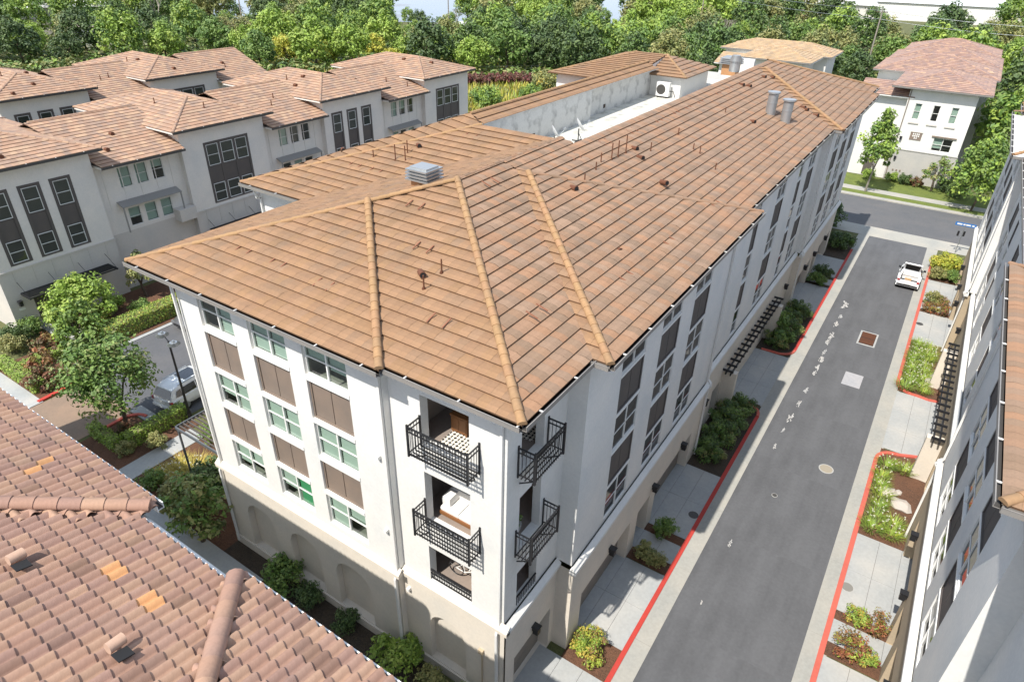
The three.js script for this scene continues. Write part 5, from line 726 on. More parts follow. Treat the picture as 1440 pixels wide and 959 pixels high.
// clipped hedges: leaves all over the faces of a box, twigs inside
function hedge(x0, x1, z0, z1, h, label, seed, pal = LEAF.bright) { const r = rng(seed), L = new LeafMB(), w = x1 - x0, d = z1 - z0, faces = [[w * d, () => [V(x0 + r() * w, h, z0 + r() * d), V(0, 1, 0)]], [w * h, () => [V(x0 + r() * w, r() * h, z1), V(0, 0, 1)]], [w * h, () => [V(x0 + r() * w, r() * h, z0), V(0, 0, -1)]], [d * h, () => [V(x1, r() * h, z0 + r() * d), V(1, 0, 0)]], [d * h, () => [V(x0, r() * h, z0 + r() * d), V(-1, 0, 0)]]]; for (const [A, fn] of faces) for (let i = 0; i < A * 190; i++) { const [p, n] = fn(), c = pal[Math.floor(r() * pal.length)], m = .75 + r() * .5; p.addScaledVector(n, (r() - .6) * .16); L.leaf(p, n.clone().add(V((r() - .5) * 1.5, (r() - .3) * 1.2, (r() - .5) * 1.5)).normalize(), .05 + r() * .04, c.map((v) => v * m), r); }
  const g = thing('clipped_hedge', label, 'hedge'); const m = shade(new THREE.Mesh(L.geo(), M.leaf)); m.name = 'foliage'; g.add(m); new MB().box(x0 + .1, x1 - .1, 0, h - .1, z0 + .1, z1 - .1).mesh('twigs', mat([.16, .15, .07], { roughness: 1 }), g); }
hedge(-48.2, -43.2, -12.6, -11.9, .85, 'low clipped hedge along the walkway at the court entry', 1); hedge(-46.5, -45.8, -16.0, -12.6, .85, 'short clipped hedge returning from the court entry towards the lime trees', 2); hedge(-46.6, -45.3, -34, -17.6, 1.15, 'long clipped hedge beside the court kerb before the town houses', 3, [...LEAF.bright, LEAF.gold[1]]); hedge(-36.5, -33.8, -12.3, -11.7, .8, 'low clipped hedge at the foot of the court tree', 4); hedge(-34.0, -33.3, -16.0, -12.3, .9, 'clipped hedge running from the court tree to the lamp post', 5);
// belt of trees beyond the houses
{ const r = rng(2024), kinds = []; for (const [pal, o] of [[LEAF.dark, {}], [LEAF.mid, {}], [LEAF.bright, {}], [[...LEAF.mid, ...LEAF.dark], { taper: .6, ry: 1.3 }], [LEAF.olive, {}], [LEAF.yellow, { ry: .8 }], [[...LEAF.bright, ...LEAF.mid], { ry: 1.15 }]]) { const i = kinds.length; kinds.push([0, 1].map((v) => crownGeo(400 + i * 3 + v, pal, { rx: 4.2, ry: 4.0 * (o.ry ?? 1), cy: 5.2 * (o.ry ?? 1), blobs: 84, per: 36, size: .32, taper: o.taper ?? .25, hollow: .4, lump: .13 }))); }
  const bare = (() => { const mb = new MB(), q = rng(8); const grow = (p, d, len, rad, k) => { const e = p.clone().addScaledVector(d, len); mb.tube(p, e, rad, rad * .65, 5, false); if (k) for (let i = 0; i < 3; i++) grow(e, d.clone().add(V((q() - .5) * 1.3, .25, (q() - .5) * 1.3)).normalize(), len * .68, rad * .6, k - 1); }; grow(V(0, 0, 0), V(0, 1, 0), 3.6, .24, 4); return mb.geo(); })();
  const tr = trunkGeo(450, 5, .28, 2.6, 7), names = ['dark evergreen tree', 'mid green tree', 'bright green tree', 'tall tapering green tree', 'dull olive tree', 'yellow flowering low tree', 'fresh green rounded tree'], placed = [];
  const sector = (px, d) => (d > dmin(px) * 1.28 ? ' deep in woodland ' : ' at the woodland edge ') + (px < 160 ? 'behind the second house row' : px < 340 ? 'past the second house row' : px < 540 ? 'above the yellow meadow' : px < 700 ? 'across the field' : px < 860 ? 'behind the mesh fence' : px < 1010 ? 'behind the far bay roof' : px < 1180 ? 'behind the tan stepped roofs' : px < 1415 ? 'behind the plum roofs' : 'beside the white house');
  const dmin = (px) => px < 130 ? 178 : px < 330 ? 176 : px < 540 ? 160 : px < 800 ? 150 : px < 1000 ? 146 : px < 1180 ? 140 : px < 1415 ? 158 : 104;
  for (let tries = 0; tries < 16000 && placed.length < 292; tries++) {
    const px = -70 + r() * 1600, dir = rayOf(px, 0); dir.y = 0; dir.normalize(); const d0 = dmin(px), d = d0 * Math.pow(330 / d0, Math.pow(r(), 1.25)); const p = dir.multiplyScalar(d).setY(0);
    if (p.x > -42 && p.x < 5.5 && p.z > -156) continue; if (p.x > -88 && p.x < -40 && p.z > -115) continue; if (p.x < -88 && p.x > -112 && p.z > -100 && p.z < -60) continue; const gap = px > 1195 && px < 1440 ? .073 : px > 540 && px < 655 ? .1 : px > 305 && px < 368 ? .09 : px > 835 && px < 885 ? .086 : 0, most = gap ? Math.max(4.5, 25 - gap * d) : 99; if (gap && d > 256) continue;
    if (placed.some((q) => q.distanceTo(p) < .047 * d)) continue; placed.push(p);
    let k = Math.floor(r() * 7); if (px < 120 && d < 205) k = r() < .7 ? 0 : 2; if (px > 700 && px < 830 && d < 175) k = r() < .6 ? 0 : 1; if (px > 370 && px < 520 && d < 190) k = [5, 2, 6][Math.floor(r() * 3)]; if (k === 5 && !(px > 370 && px < 560)) k = 6; if (px > 1060 && px < 1180 && r() < .5) k = 4;
    const s = (.72 + r() * .5) * (d > 230 ? 1.25 : 1) * (k === 5 ? .7 : 1) * Math.min(1, most / 9.5);
    if (r() < .05) plant('bare_tree', 'bare grey tree' + sector(px, d), 'tree', 'bare trees' + sector(px, d), p, [['trunk', bare, M.barkPale]], r() * 6, s * 1.05);
    else plant('woodland_tree', names[k] + sector(px, d), 'tree', names[k] + 's' + sector(px, d), p, [['trunk', tr, M.bark], ['crown', kinds[k][Math.floor(r() * 2)], M.leaf]], r() * 6, s);
  }
  { const q = rayOf(1347, 0); q.y = 0; q.normalize(); plant('woodland_tree', 'tall dark tree standing before the white warehouse roof', 'tree', null, q.multiplyScalar(240), [['trunk', tr, M.bark], ['crown', kinds[0][0], M.leaf]], 1, 1.35); }
  // undergrowth closing the belt at its foot, meadow tufts, dark red hedge plants in the field
  const ug = new LeafMB(), pal = [...LEAF.mid, ...LEAF.olive, LEAF.bright[0], LEAF.dark[1]]; for (let i = 0; i < 9000; i++) { const px = -60 + r() * 1560, dir = rayOf(px, 0); dir.y = 0; dir.normalize(); const d = dmin(px) - 6 + r() * r() * 120, p = dir.multiplyScalar(d).setY(.2 + r() * 1.6); if (p.x > -40 && p.x < 4.5 && p.z > -152) continue; if (p.x > -88 && p.x < -40 && p.z > -110) continue; const c = pal[Math.floor(r() * pal.length)]; for (let k = 0; k < 4; k++) ug.leaf(p.clone().add(V((r() - .5) * 1.6, (r() - .5) * .8, (r() - .5) * 1.6)), V(r() - .5, .6, r() - .5).normalize(), .35 + r() * .3, c, r); }
  const um = shade(new THREE.Mesh(ug.geo(), M.leaf)); um.name = 'undergrowth'; tag(um, 'tangled undergrowth at the foot of the woodland belt', 'undergrowth', null, 'stuff'); scene.add(um);
  const mt = new LeafMB(), mp = [...LEAF.yellow, ...LEAF.gold, LEAF.bright[1], LEAF.olive[1]]; for (let i = 0; i < 15000; i++) { const zone = r() < .45; const p = zone ? V(-88 + r() * 46, 0, -80 - r() * 42) : V(-150 + r() * 62, 0, -86 - r() * 50); if (p.length() < 100) continue; const c = mp[Math.floor(r() * mp.length)], m = .7 + r() * .5; mt.blade(p, V(r() - .5, 1.2, r() - .5).normalize(), .7 + r() * .9, .3, .3, c.map((v) => v * m)); }
  const mm = shade(new THREE.Mesh(mt.geo(), M.leaf)); mm.name = 'meadow_grass'; tag(mm, 'tall yellow-green meadow grass beyond the town houses', 'grass', null, 'stuff'); scene.add(mm);
  const rb = shrubKind(360, LEAF.red.map((c) => [c[0] * .6, c[1] * .45, c[2] * .9]), 1.5, 2.0, .2, 20, 40); for (let i = 0; i < 13; i++) { const p = onY(632 + i * 9.5, 118 + (i % 3) * 1.2 - i * .2); plant('shrub', 'dark maroon shrub in the row across the field', 'shrub', 'maroon shrubs in the field row', p, rb, i, .95 + (i % 3) * .12); }
  const fb = shrubKind(361, [...LEAF.bright, ...LEAF.mid], 2.6, 3.6, .22, 50, 60); plant('shrub', 'big rounded green bush behind the end of the town house row', 'shrub', null, onY(682, 152), fb); plant('shrub', 'green bush in the field near the flat roof parapet', 'shrub', null, onY(746, 142), fb, 1, .8); const ob = shrubKind(362, [...LEAF.olive, LEAF.gold[2]], 2.6, 3.2, .22, 46, 56); plant('shrub', 'olive brown bush in the field beside the far bay roof', 'shrub', null, onY(770, 128), ob, 0, 1.15);
}
// ------------------------------------------------------------------ cars
function loft(mb, secs) {   // secs: rings of equal length
  for (let i = 0; i < secs.length - 1; i++) { const A = secs[i], B = secs[i + 1], n = A.length; for (let j = 0; j < n; j++) { const k = (j + 1) % n; mb.quad(A[j], A[k], B[k], B[j]); } }
  mb.poly([...secs[0]].reverse()); mb.poly(secs[secs.length - 1]);
}
function smooth(mb) { // average the normals of coinciding corners that face alike
  const m = new Map(), key = (i) => [0, 1, 2].map((k) => Math.round(mb.p[i * 3 + k] * 500)).join(); const N = mb.p.length / 3, out = mb.n.slice();
  for (let i = 0; i < N; i++) { const k = key(i); (m.get(k) ?? m.set(k, []).get(k)).push(i); }
  for (const l of m.values()) for (const i of l) { const a = V(mb.n[i * 3], mb.n[i * 3 + 1], mb.n[i * 3 + 2]), s = V(); for (const j of l) { const b = V(mb.n[j * 3], mb.n[j * 3 + 1], mb.n[j * 3 + 2]); if (a.dot(b) > .72) s.add(b); } s.normalize(); out[i * 3] = s.x; out[i * 3 + 1] = s.y; out[i * 3 + 2] = s.z; }
  mb.n = out; return mb;
}
function carBody(o) {   // length along z, front at -z; profile stations: [z, bottom, belt, half width]
  const mb = new MB(); const secs = o.body.map(([z, y0, y1, w]) => { const r = []; for (const [x, y] of [[-w * .86, y0], [-w, y0 + .16], [-w * 1.0, y0 + (y1 - y0) * .55], [-w * .95, y1 - .06], [-w * .84, y1], [w * .84, y1], [w * .95, y1 - .06], [w, y0 + (y1 - y0) * .55], [w, y0 + .16], [w * .86, y0]]) r.push(V(x, y, z)); return r; }); loft(mb, secs); return smooth(mb);
}
function greenhouse(o) { const mb = new MB(); const secs = o.map(([z, y0, y1, w0, w1]) => [V(-w0, y0, z), V(-w1 - (w0 - w1) * .25, y0 + (y1 - y0) * .78, z), V(-w1, y1 - .03, z), V(-w1 * .8, y1, z), V(w1 * .8, y1, z), V(w1, y1 - .03, z), V(w1 + (w0 - w1) * .25, y0 + (y1 - y0) * .78, z), V(w0, y0, z)]); loft(mb, secs); return smooth(mb); }
function wheels(g, zs, w, R) { for (const z of zs) for (const s of [-1, 1]) { const m = new MB(); m.tube(V(s * (w - .12), R, z), V(s * (w + .1), R, z), R, R, 18); const t = m.mesh('wheel', M.black, g); new MB().tube(V(s * (w + .09), R, z), V(s * (w + .115), R, z), R * .62, R * .55, 14).mesh('rim', M.galv, t); } }
const paintW = mat([.78, .79, .80], { physical: true, roughness: .35, clearcoat: 1, clearcoatRoughness: .05 }), paintG = mat([.17, .17, .185], { physical: true, roughness: .3, metalness: .4, clearcoat: 1, clearcoatRoughness: .05 }), carGlass = mat([.012, .014, .018], { physical: true, roughness: .04, clearcoat: 1, clearcoatRoughness: .02 }), lampRed = mat([.35, .03, .03], { roughness: .2 });
{ // white estate with a tall rear, seen from behind
  const g = thing('parked_car', 'white off-road estate car parked in the court beside the lamp post', 'car', null, V(-35.2, 0, -17.85));
  carBody({ body: [[-2.4, .42, .72, .78], [-2.3, .32, .92, .88], [-1.2, .28, 1.02, .96], [0, .26, 1.04, .97], [1.4, .28, 1.06, .97], [2.2, .34, 1.04, .93], [2.42, .45, .98, .85]] }).mesh('body', paintW, g);
  greenhouse([[-1.05, 1.0, 1.06, .84, .78], [-.35, 1.0, 1.66, .88, .70], [.4, 1.0, 1.73, .89, .70], [1.6, 1.0, 1.71, .88, .68], [2.05, 1.0, 1.6, .86, .64], [2.36, 1.0, 1.06, .82, .7]]).mesh('cabin', paintW, g);
  const gl = new MB(); const P = (x, y, z) => V(x, y, z); for (const s of [-1, 1]) { gl.poly([P(s * .885, 1.08, -.55), P(s * .895, 1.08, .5), P(s * .79, 1.55, .5), P(s * .79, 1.55, -.2)]); gl.poly([P(s * .896, 1.08, .58), P(s * .89, 1.08, 1.5), P(s * .785, 1.54, 1.45), P(s * .792, 1.55, .58)]); gl.poly([P(s * .888, 1.1, 1.58), P(s * .87, 1.14, 2.0), P(s * .775, 1.48, 1.85), P(s * .784, 1.53, 1.55)]); } gl.mesh('side_window', carGlass, g);
  new MB().poly([P(-.74, 1.1, 2.36), P(.74, 1.1, 2.36), P(.62, 1.56, 2.11), P(-.62, 1.56, 2.11)]).mesh('rear_window', carGlass, g); new MB().poly([P(-.76, 1.08, -1.0), P(.76, 1.08, -1.0), P(.66, 1.6, -.42), P(-.66, 1.6, -.42)]).mesh('windscreen', carGlass, g); new MB().box(-.5, .5, 1.725, 1.745, -.1, .95).mesh('sunroof', carGlass, g);
  for (const s of [-1, 1]) { new MB().box(s * .78 - .12, s * .78 + .12, .78, .98, 2.3, 2.42).mesh('tail_light', lampRed, g); new MB().bar(P(s * .68, 1.75, -.1), P(s * .68, 1.75, 1.6), .04).mesh('roof_rail', M.galv, g); new MB().box(s * 1.02 - .1, s * 1.02 + .1, 1.02, 1.18, -.75, -.6).mesh('mirror', paintW, g); }
  new MB().box(-.28, .28, .72, .84, 2.42, 2.45).mesh('number_plate', M.trim, g); new MB().box(-.85, .85, .4, .56, 2.38, 2.5).mesh('bumper', paintW, g); wheels(g, [-1.45, 1.5], .86, .38); g.rotation.y = .1;
}
{ // white hatchback with its tailgate up
  const g = thing('parked_car', 'white car with its tailgate open parked in the lane', 'car', null, V(.5, 0, -63.6));
  carBody({ body: [[-2.15, .4, .62, .72], [-2.05, .3, .74, .84], [-1.1, .24, .88, .91], [0, .22, .92, .92], [.95, .24, .93, .92]] }).mesh('body', paintW, g);
  const rear = new MB(), P = (x, y, z) => V(x, y, z); for (const s of [-1, 1]) { rear.hexa([P(s * .92, .25, .93), P(s * .66, .25, .93), P(s * .66, .94, .93), P(s * .9, .94, .93), P(s * .88, .3, 2.1), P(s * .66, .3, 2.1), P(s * .66, .9, 2.0), P(s * .86, .9, 2.0)]); } rear.hexa([P(-.88, .28, 1.75), P(.88, .28, 1.75), P(.88, .72, 1.75), P(-.88, .72, 1.75), P(-.84, .34, 2.14), P(.84, .34, 2.14), P(.82, .68, 2.12), P(-.82, .68, 2.12)]); rear.mesh('rear_body', paintW, g);
  new MB().box(-.66, .66, .5, .53, .93, 1.76).quad(P(-.66, .5, .95), P(.66, .5, .95), P(.66, 1.3, .6), P(-.66, 1.3, .6)).mesh('boot_lining', M.dark, g); new MB().box(-.6, .6, .53, .56, 1.45, 1.72).box(-.3, .2, .53, .7, 1.05, 1.35).mesh('boot_mat', mat([.45, .30, .17], { roughness: 1 }), g);
  greenhouse([[-1.0, .88, .94, .78, .7], [-.1, .88, 1.38, .82, .60], [.35, .88, 1.45, .83, .60], [.9, .88, 1.42, .82, .58], [1.0, .88, 1.40, .82, .58]]).mesh('cabin', paintW, g);
  for (const s of [-1, 1]) { new MB().bar(P(s * .63, 1.38, .98), P(s * .76, .93, 1.75), .12, .09).mesh('rear_pillar', paintW, g); new MB().box(s * .74 - .1, s * .74 + .1, .74, .88, 1.98, 2.09).mesh('tail_light', lampRed, g); new MB().poly([P(s * .835, .95, -.6), P(s * .845, .95, .85), P(s * .68, 1.32, .85), P(s * .68, 1.3, -.05)]).mesh('side_window', carGlass, g); new MB().box(s * .97 - .1, s * .97 + .1, .9, 1.04, -.65, -.5).mesh('mirror', M.black, g); }
  const gate = new MB(); gate.hexa([P(-.6, 1.42, .98), P(.6, 1.42, .98), P(.66, 2.1, 1.42), P(-.66, 2.1, 1.42), P(-.6, 1.5, .93), P(.6, 1.5, .93), P(.66, 2.16, 1.37), P(-.66, 2.16, 1.37)]); const gm = gate.mesh('tailgate', paintW, g); new MB().hexa([P(-.52, 1.47, 1.02), P(.52, 1.47, 1.02), P(.57, 2.0, 1.37), P(-.57, 2.0, 1.37), P(-.52, 1.46, 1.04), P(.52, 1.46, 1.04), P(.57, 1.99, 1.39), P(-.57, 1.99, 1.39)]).mesh('tailgate_lining', M.dark, gm);
  new MB().poly([P(-.74, .95, -.95), P(.74, .95, -.95), P(.58, 1.36, -.14), P(-.58, 1.36, -.14)]).mesh('windscreen', carGlass, g); new MB().box(-.8, .8, .38, .5, 2.1, 2.16).mesh('bumper', M.black, g); new MB().box(-.26, .26, .53, .64, 2.125, 2.15).mesh('number_plate', M.trim, g); wheels(g, [-1.35, 1.35], .82, .33);
}
{ const g = thing('parked_car', 'dark grey saloon half hidden behind the building corner, parked by the hedge', 'car', null, V(-43.0, 0, -23.9)); carBody({ body: [[-2.3, .42, .8, .78], [-2.1, .32, .9, .86], [-.8, .26, .92, .91], [.9, .26, .9, .91], [1.8, .28, .82, .88], [2.25, .36, .7, .76]] }).mesh('body', paintG, g); greenhouse([[-1.7, .86, .9, .76, .66], [-.9, .86, 1.36, .8, .58], [.2, .86, 1.42, .81, .58], [1.15, .86, .9, .78, .66]]).mesh('cabin', paintG, g); const P = V; new MB().poly([V(-.72, .92, 1.1), V(.72, .92, 1.1), V(.56, 1.36, .28), V(-.56, 1.36, .28)]).mesh('windscreen', carGlass, g); for (const s of [-1, 1]) { new MB().poly([V(s * .815, .93, .7), V(s * .815, .93, -1.2), V(s * .66, 1.3, -.8), V(s * .665, 1.33, .2)]).mesh('side_window', carGlass, g); new MB().box(s * .6 - .16, s * .6 + .16, .6, .72, 2.1, 2.24).mesh('headlight', M.galv, g); } new MB().box(-.5, .5, .42, .6, 2.2, 2.27).mesh('grille', M.black, g); wheels(g, [-1.4, 1.4], .8, .33); }
// ------------------------------------------------------------------ street furniture
{ const g = thing('court_lamp', 'black court lamp post with two round heads', 'street lamp', null, V(-33.15, 0, -15.95)); new MB().tube(V(0, 0, 0), V(0, 5.5, 0), .075, .055, 12).tube(V(0, 0, 0), V(0, .6, 0), .13, .11, 12).mesh('pole', M.black, g); const arm = new MB(); for (const s of [-1, 1]) { arm.bar(V(0, 5.45, 0), V(s * .55, 5.6, .1 * s), .05); } arm.mesh('arm', M.black, g); for (const s of [-1, 1]) { const h = new MB().tube(V(s * .7, 5.58, .1 * s), V(s * .7, 5.7, .1 * s), .36, .2, 14).tube(V(s * .7, 5.7, .1 * s), V(s * .7, 5.8, .1 * s), .12, .06, 10).mesh('lamp_head', M.galv, g); new MB().tube(V(s * .7, 5.53, .1 * s), V(s * .7, 5.58, .1 * s), .3, .33, 14).mesh('lens', M.trim, h); } }
{ const g = thing('street_sign', 'blue street name sign with smaller dark plates on a thin pole', 'street sign', null, V(3.5, 0, -73.4)); new MB().tube(V(0, 0, 0), V(0, 2.95, 0), .035, .035, 8).mesh('pole', M.galv, g); const pl = new MB().box(-.85, .85, 2.72, 3.05, -.015, .015).mesh('name_plate', mat([.03, .16, .45], { roughness: .45 }), g); const tx = new MB(); for (const [a, b] of [[-.7, -.28], [-.2, .42], [.52, .72]]) tx.box(a, b, 2.82, 2.95, .015, .022); tx.mesh('lettering', M.trim, pl); new MB().box(-.42, -.25, 1.7, 2.2, -.015, .015).box(.05, .22, 1.75, 2.25, -.015, .015).mesh('small_plate', M.black, g); new MB().bar(V(-.4, 2.15, 0), V(.2, 2.2, 0), .03).mesh('bracket', M.galv, g); }
{ const g = thing('garden_trellis', 'grey metal slatted trellis canopy at the building corner', 'trellis'); const mb = new MB(); const x0 = -28.3, x1 = -24.3, z0 = -14.7, z1 = -12.7, y = 3.6; mb.box(x0, x1, y, y + .16, z1 - .06, z1).box(x0, x1, y, y + .16, z0, z0 + .06).box(x0, x0 + .06, y, y + .16, z0, z1).box(x1 - .06, x1, y, y + .16, z0, z1); for (const [x, z] of [[x0 + .1, z1 - .1], [x1 - .15, z1 - .1], [x0 + .1, z0 + .1], [x1 - .15, z0 + .1]]) mb.tube(V(x, 0, z), V(x, y, z), .06, .06, 8); mb.mesh('frame', mat([.16, .17, .18], { roughness: .45, metalness: .4 }), g); for (let z = z0 + .2; z < z1 - .1; z += .22) new MB().box(x0 + .06, x1 - .06, y + .04, y + .12, z, z + .05).mesh('slat', mat0.door, g); }
// ------------------------------------------------------------------ on the flat roof
function dish(x, z, label) { const g = thing('satellite_dish', label, 'satellite dish', null, V(x, 15, z)); new MB().tube(V(0, 0, 0), V(0, .75, 0), .035, .035, 8).bar(V(-.4, .03, 0), V(.4, .03, 0), .06).bar(V(0, .03, -.4), V(0, .03, .4), .06).bar(V(.3, .03, 0), V(0, .5, 0), .03).mesh('stand', M.black, g); const d = new THREE.SphereGeometry(.85, 20, 6, 0, 6.283, 0, .55); d.rotateX(-Math.PI / 2); d.translate(0, 0, .85); const m = shade(new THREE.Mesh(d, mat([.62, .63, .64], { roughness: .5, side: THREE.DoubleSide }))); m.name = 'reflector'; m.rotation.set(-.55, 2.3, 0, 'YXZ'); m.position.set(0, .9, 0); g.add(m); const a = new MB().tube(V(0, -.3, .05), V(0, -.12, .62), .022, .022, 6).box(-.05, .05, -.16, -.06, .56, .7).mesh('feed_arm', M.galv, m); return g; }
dish(-18.55, -32.6, 'grey satellite dish on the flat roof nearer the ridge corner'); dish(-18.3, -35.0, 'second grey satellite dish farther along the flat roof');
{ const g = thing('air_conditioner', 'white air conditioner outdoor unit against the wall on the flat roof', 'air conditioner', null, V(-19.45, 15, -50.55)); new MB().box(-.5, .5, .12, 1.1, -.2, .2).mesh('case', M.trim, g); new MB().tube(V(-.12, .6, .2), V(-.12, .6, .215), .36, .36, 20).mesh('fan_grille', M.bronze, g); for (const s of [-1, 1]) new MB().box(s * .35 - .05, s * .35 + .05, 0, .12, -.22, .22).mesh('foot', M.black, g); new MB().tube(V(.5, .5, 0), V(.75, .5, -.1), .03, .03, 6).tube(V(.75, .5, -.1), V(.9, .1, -.2), .03, .03, 6).mesh('pipe', M.black, g); }
// ------------------------------------------------------------------ in the balcony rooms
{ const g = thing('wooden_cabinet', 'orange-brown wooden cabinet on the top balcony', 'cabinet', null, V(-10.35, 11.4, -13.25)); g.scale.setScalar(.82); new MB().box(-.38, .38, .12, .85, -.25, .25).mesh('case', M.wood, g); new MB().box(-.41, .41, .85, .9, -.28, .28).mesh('top', M.wood, g); for (const s of [-1, 1]) for (const t of [-1, 1]) new MB().box(s * .32 - .03, s * .32 + .03, 0, .12, t * .2 - .03, t * .2 + .03).mesh('leg', M.wood, g); for (const s of [-1, 1]) new MB().box(s * .18 - .16, s * .18 + .16, .18, .8, .25, .265).mesh('door', M.wood, g); }
{ const cv = document.createElement('canvas'); cv.width = cv.height = 256; const c = cv.getContext('2d'); c.fillStyle = '#d9d3c6'; c.fillRect(0, 0, 256, 256); c.fillStyle = '#1b1b1c'; for (let i = 0; i < 8; i++) for (let j = 0; j < 8; j++) { if ((i + j) % 2) { c.beginPath(); c.moveTo(i * 32 + 16, j * 32 + 2); c.lineTo(i * 32 + 30, j * 32 + 16); c.lineTo(i * 32 + 16, j * 32 + 30); c.lineTo(i * 32 + 2, j * 32 + 16); c.fill(); } else c.fillRect(i * 32 + 10, j * 32 + 4, 12, 24); } const t = new THREE.CanvasTexture(cv); t.colorSpace = THREE.SRGBColorSpace; t.wrapS = t.wrapT = THREE.RepeatWrapping; t.repeat.set(.9, .9); for (const [x, y, z, w, d, l] of [[-9.7, 11.4, -12.9, 1.9, 1.0, 'black and white patterned rug on the top balcony floor'], [-9.0, 11.4, -14.6, 1.5, 1.0, 'dark patterned rug seen through the lane side opening']]) { const m = new MB().box(x - w / 2, x + w / 2, y + .002, y + .014, z - d / 2, z + d / 2).mesh('rug', new THREE.MeshStandardMaterial({ map: t, roughness: 1 })); tag(m, l, 'rug'); } }
{ const g = thing('outdoor_sofa', 'white cushioned sofa on the middle balcony', 'sofa', null, V(-10.1, 7.95, -13.0)); const cush = (x0, x1, y0, y1, z0, z1, nm) => { const b = new THREE.BoxGeometry(x1 - x0, y1 - y0, z1 - z0, 6, 3, 6), p = b.attributes.position; for (let i = 0; i < p.count; i++) { const u = p.getX(i) / (x1 - x0) * 2, v = p.getZ(i) / (z1 - z0) * 2, w = p.getY(i) / (y1 - y0) * 2; const k = 1 - .08 * (u * u + v * v) * .5; p.setX(i, p.getX(i) * (1 - .05 * w * w)); p.setZ(i, p.getZ(i) * (1 - .05 * w * w)); p.setY(i, p.getY(i) * k * 1.08); } b.computeVertexNormals(); b.translate((x0 + x1) / 2, (y0 + y1) / 2, (z0 + z1) / 2); const m = shade(new THREE.Mesh(b, M.fabric)); m.name = nm; g.add(m); }; new MB().box(-.8, .8, .08, .22, -.4, .45).mesh('frame', M.wood, g); cush(-.78, 0, .22, .42, -.38, .42, 'seat_cushion'); cush(0, .78, .22, .42, -.38, .42, 'seat_cushion'); cush(-.8, -.45, .42, .75, -.36, .3, 'pillow'); cush(-.75, .75, .42, .8, -.42, -.2, 'back_cushion'); }
{ const g = thing('bicycle', 'dark bicycle standing in the lowest balcony opening', 'bicycle', null, V(-9.9, 5.05, -12.75)); for (const s of [-1, 1]) { const t = new THREE.TorusGeometry(.32, .022, 8, 26); t.translate(s * .5, .34, 0); const m = shade(new THREE.Mesh(t, M.black)); m.name = 'wheel'; g.add(m); const sp = new MB(); for (let i = 0; i < 9; i++) { const a = i / 9 * 6.28; sp.tube(V(s * .5, .34, 0), V(s * .5 + Math.cos(a) * .31, .34 + Math.sin(a) * .31, 0), .004, .004, 4, false); } sp.mesh('spokes', M.galv, m); } new MB().tube(V(-.5, .34, 0), V(-.1, .34, 0), .016).tube(V(-.1, .34, 0), V(-.2, .85, 0), .018).tube(V(-.18, .72, 0), V(.32, .78, 0), .018).tube(V(-.1, .34, 0), V(.34, .7, 0), .018).tube(V(.3, .86, 0), V(.5, .34, 0), .018).tube(V(-.5, .34, 0), V(-.18, .72, 0), .014).mesh('bike_frame', M.trim, g); new MB().box(-.32, -.08, .86, .92, -.06, .06).mesh('saddle', M.black, g); new MB().bar(V(.28, .95, -.27), V(.28, .95, .27), .03).bar(V(.3, .84, 0), V(.28, .95, 0), .03).mesh('handlebar', M.trim, g); }
plant('potted_plant', 'variegated potted plant on the lane side of the middle balcony', 'potted plant', null, V(-8.35, 7.95, -13.5), [['foliage', crownGeo(881, [...LEAF.mid, [.5, .55, .42]], { rx: .28, ry: .3, cy: .55, blobs: 10, per: 26, size: .06 }), M.leaf], ['pot', new MB().tube(V(0, 0, 0), V(0, .3, 0), .13, .18, 12).geo(), M.concrete]]);
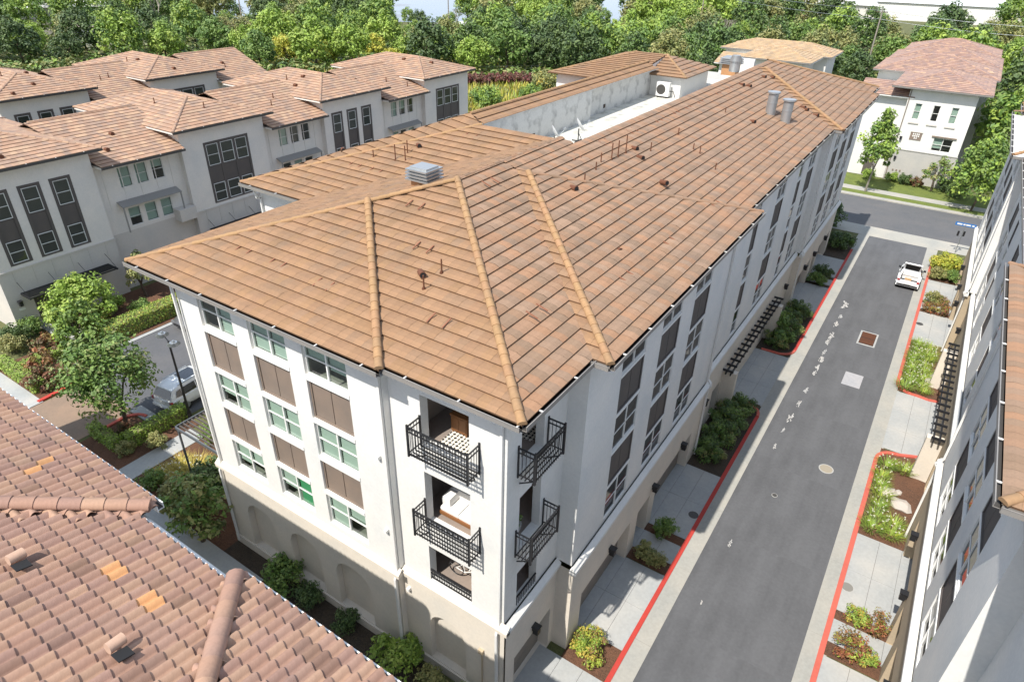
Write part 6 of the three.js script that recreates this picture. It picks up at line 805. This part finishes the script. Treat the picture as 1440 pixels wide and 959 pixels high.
// ------------------------------------------------------------------ far background: utility poles, wires, fence, distant roofs
function utilityPole(p, h, label) { const g = thing('utility_pole', label, 'utility pole', null, p); new MB().tube(V(0, 0, 0), V(0, h, 0), .2, .13, 8).mesh('post', M.barkPale, g); new MB().box(-1.1, 1.1, h - .7, h - .55, -.06, .06).mesh('crossarm', M.bark, g); for (const x of [-.95, -.4, .4, .95]) new MB().tube(V(x, h - .55, 0), V(x, h - .35, 0), .06, .04, 6).mesh('insulator', M.galv, g); return V(p.x, h - .35, p.z); }
{ const at = (px, d) => { const q = rayOf(px, 0); q.y = 0; q.normalize(); return q.multiplyScalar(d); }; const tops = [[-40, 178, 15], [335, 215, 16], [630, 225, 15.5], [990, 205, 16], [1246, 172, 14.5], [1560, 165, 14]].map(([px, d, h], i) => utilityPole(at(px, d), h, ['wooden utility pole at the left end of the woodland', 'wooden utility pole among the trees behind the second house row', 'wooden utility pole above the field', 'wooden utility pole behind the far bay roof', 'leaning grey utility pole left of the plum roofs', 'wooden utility pole at the right end of the woodland'][i]));
  for (let i = 0; i < tops.length - 1; i++) for (const dy of [0, -1.6]) { const a = tops[i].clone().add(V(0, dy, 0)), b = tops[i + 1].clone().add(V(0, dy, 0)), m = a.clone().lerp(b, .5).add(V(0, -1.2, 0)); const t = shade(new THREE.Mesh(new THREE.TubeGeometry(new THREE.QuadraticBezierCurve3(a, m, b), 24, .035, 4), M.galv)); t.name = numbered('power_line'); tag(t, dy ? 'lower sagging power line between the utility poles' : 'upper sagging power line between the utility poles', 'power line', dy ? 'lower power lines' : 'upper power lines'); scene.add(t); }
  const fg = thing('mesh_fence', 'wire mesh fence along the foot of the trees beyond the field', 'fence'); const A = onY(600, 108), B = onY(800, 104), n = 22; for (let i = 0; i <= n; i++) { const p = A.clone().lerp(B, i / n); new MB().tube(p, p.clone().add(V(0, 1.9, 0)), .05, .05, 6).mesh('post', M.galv, fg); if (i < n) { const q = A.clone().lerp(B, (i + 1) / n), mb = new MB(); for (const y of [.1, .7, 1.3, 1.88]) mb.bar(p.clone().add(V(0, y, 0)), q.clone().add(V(0, y, 0)), .025); mb.mesh('wire', M.galv, fg); } }
  const shed = (px, d, w, dep, h, m, rm, label) => { const p = at(px, d), g = thing('distant_building', label, 'building', null, p); g.rotation.y = Math.atan2(-p.x, -p.z); new MB().box(-w / 2, w / 2, 0, h, -dep, 0).mesh('wall', m, g); new MB().hexa([V(-w / 2 - .6, h, .6), V(w / 2 + .6, h, .6), V(w / 2 + .6, h, -dep - .6), V(-w / 2 - .6, h, -dep - .6), V(-w / 2 + 1, h + 1.1, -dep * .3), V(w / 2 - 1, h + 1.1, -dep * .3), V(w / 2 - 1, h + 1.1, -dep * .7), V(-w / 2 + 1, h + 1.1, -dep * .7)]).mesh('roof', rm, g); if (w < 20) for (let x = -w / 2 + 2; x < w / 2 - 2; x += 4) new MB().box(x, x + 1.6, h * .3, h * .75, 0, .06).mesh('window', M.bronze, g); };
  const paleRoof = mat([.55, .54, .53], { roughness: .8 }), pinkRoof = mat([.42, .34, .30], { roughness: .9 });
  shed(85, 236, 22, 14, 7, M.greyStucco, paleRoof, 'grey roofed house far behind the trees at upper left'); shed(140, 205, 16, 10, 5, M.houseWhite, pinkRoof, 'pale bungalow with white posts among the trees at upper left'); shed(645, 200, 14, 9, 4.2, M.houseWhite, paleRoof, 'low white roofed shed seen through the trees above the field'); shed(326, 212, 10, 8, 3, mat([.5, .26, .13], { roughness: .9 }), pinkRoof, 'orange walled shed in the gap between the trees'); shed(1262, 345, 75, 40, 6.5, M.white, mat([.74, .75, .76], { roughness: .8, map: weatheredMap }), 'white warehouse roof behind the plum roofs'); shed(1400, 375, 80, 40, 6.5, M.white, mat([.74, .75, .76], { roughness: .8, map: weatheredMap }), 'second white warehouse roof beyond the tall dark tree'); shed(1180, 290, 26, 20, 8, M.houseWhite, paleRoof, 'pale hall left of the white warehouse'); shed(1340, 118, 5, 4, 3, mat([.55, .22, .08], { roughness: .9 }), pinkRoof, 'small orange shed behind the white house');
  const hl = new MB(), fw = V(-.2, 0, -.98), rt = V(.98, 0, -.2), r = rng(3); let prev = null; for (let i = 0; i <= 40; i++) { const b = -900 + i * 60, h = 38 + 26 * Math.sin(i * .7) + 14 * r(); const lo = V(0, 0, 0).addScaledVector(fw, 1500).addScaledVector(rt, b), hi = lo.clone().addScaledVector(fw, 160).setY(h); if (prev) hl.quad(prev[0], lo, hi, prev[1]); prev = [lo, hi]; } structure('hills', hl, mat([.10, .13, .16], { roughness: 1 }), 'low blue hills on the far side of the water', 'hills');
}
renderer.render(scene, camera);
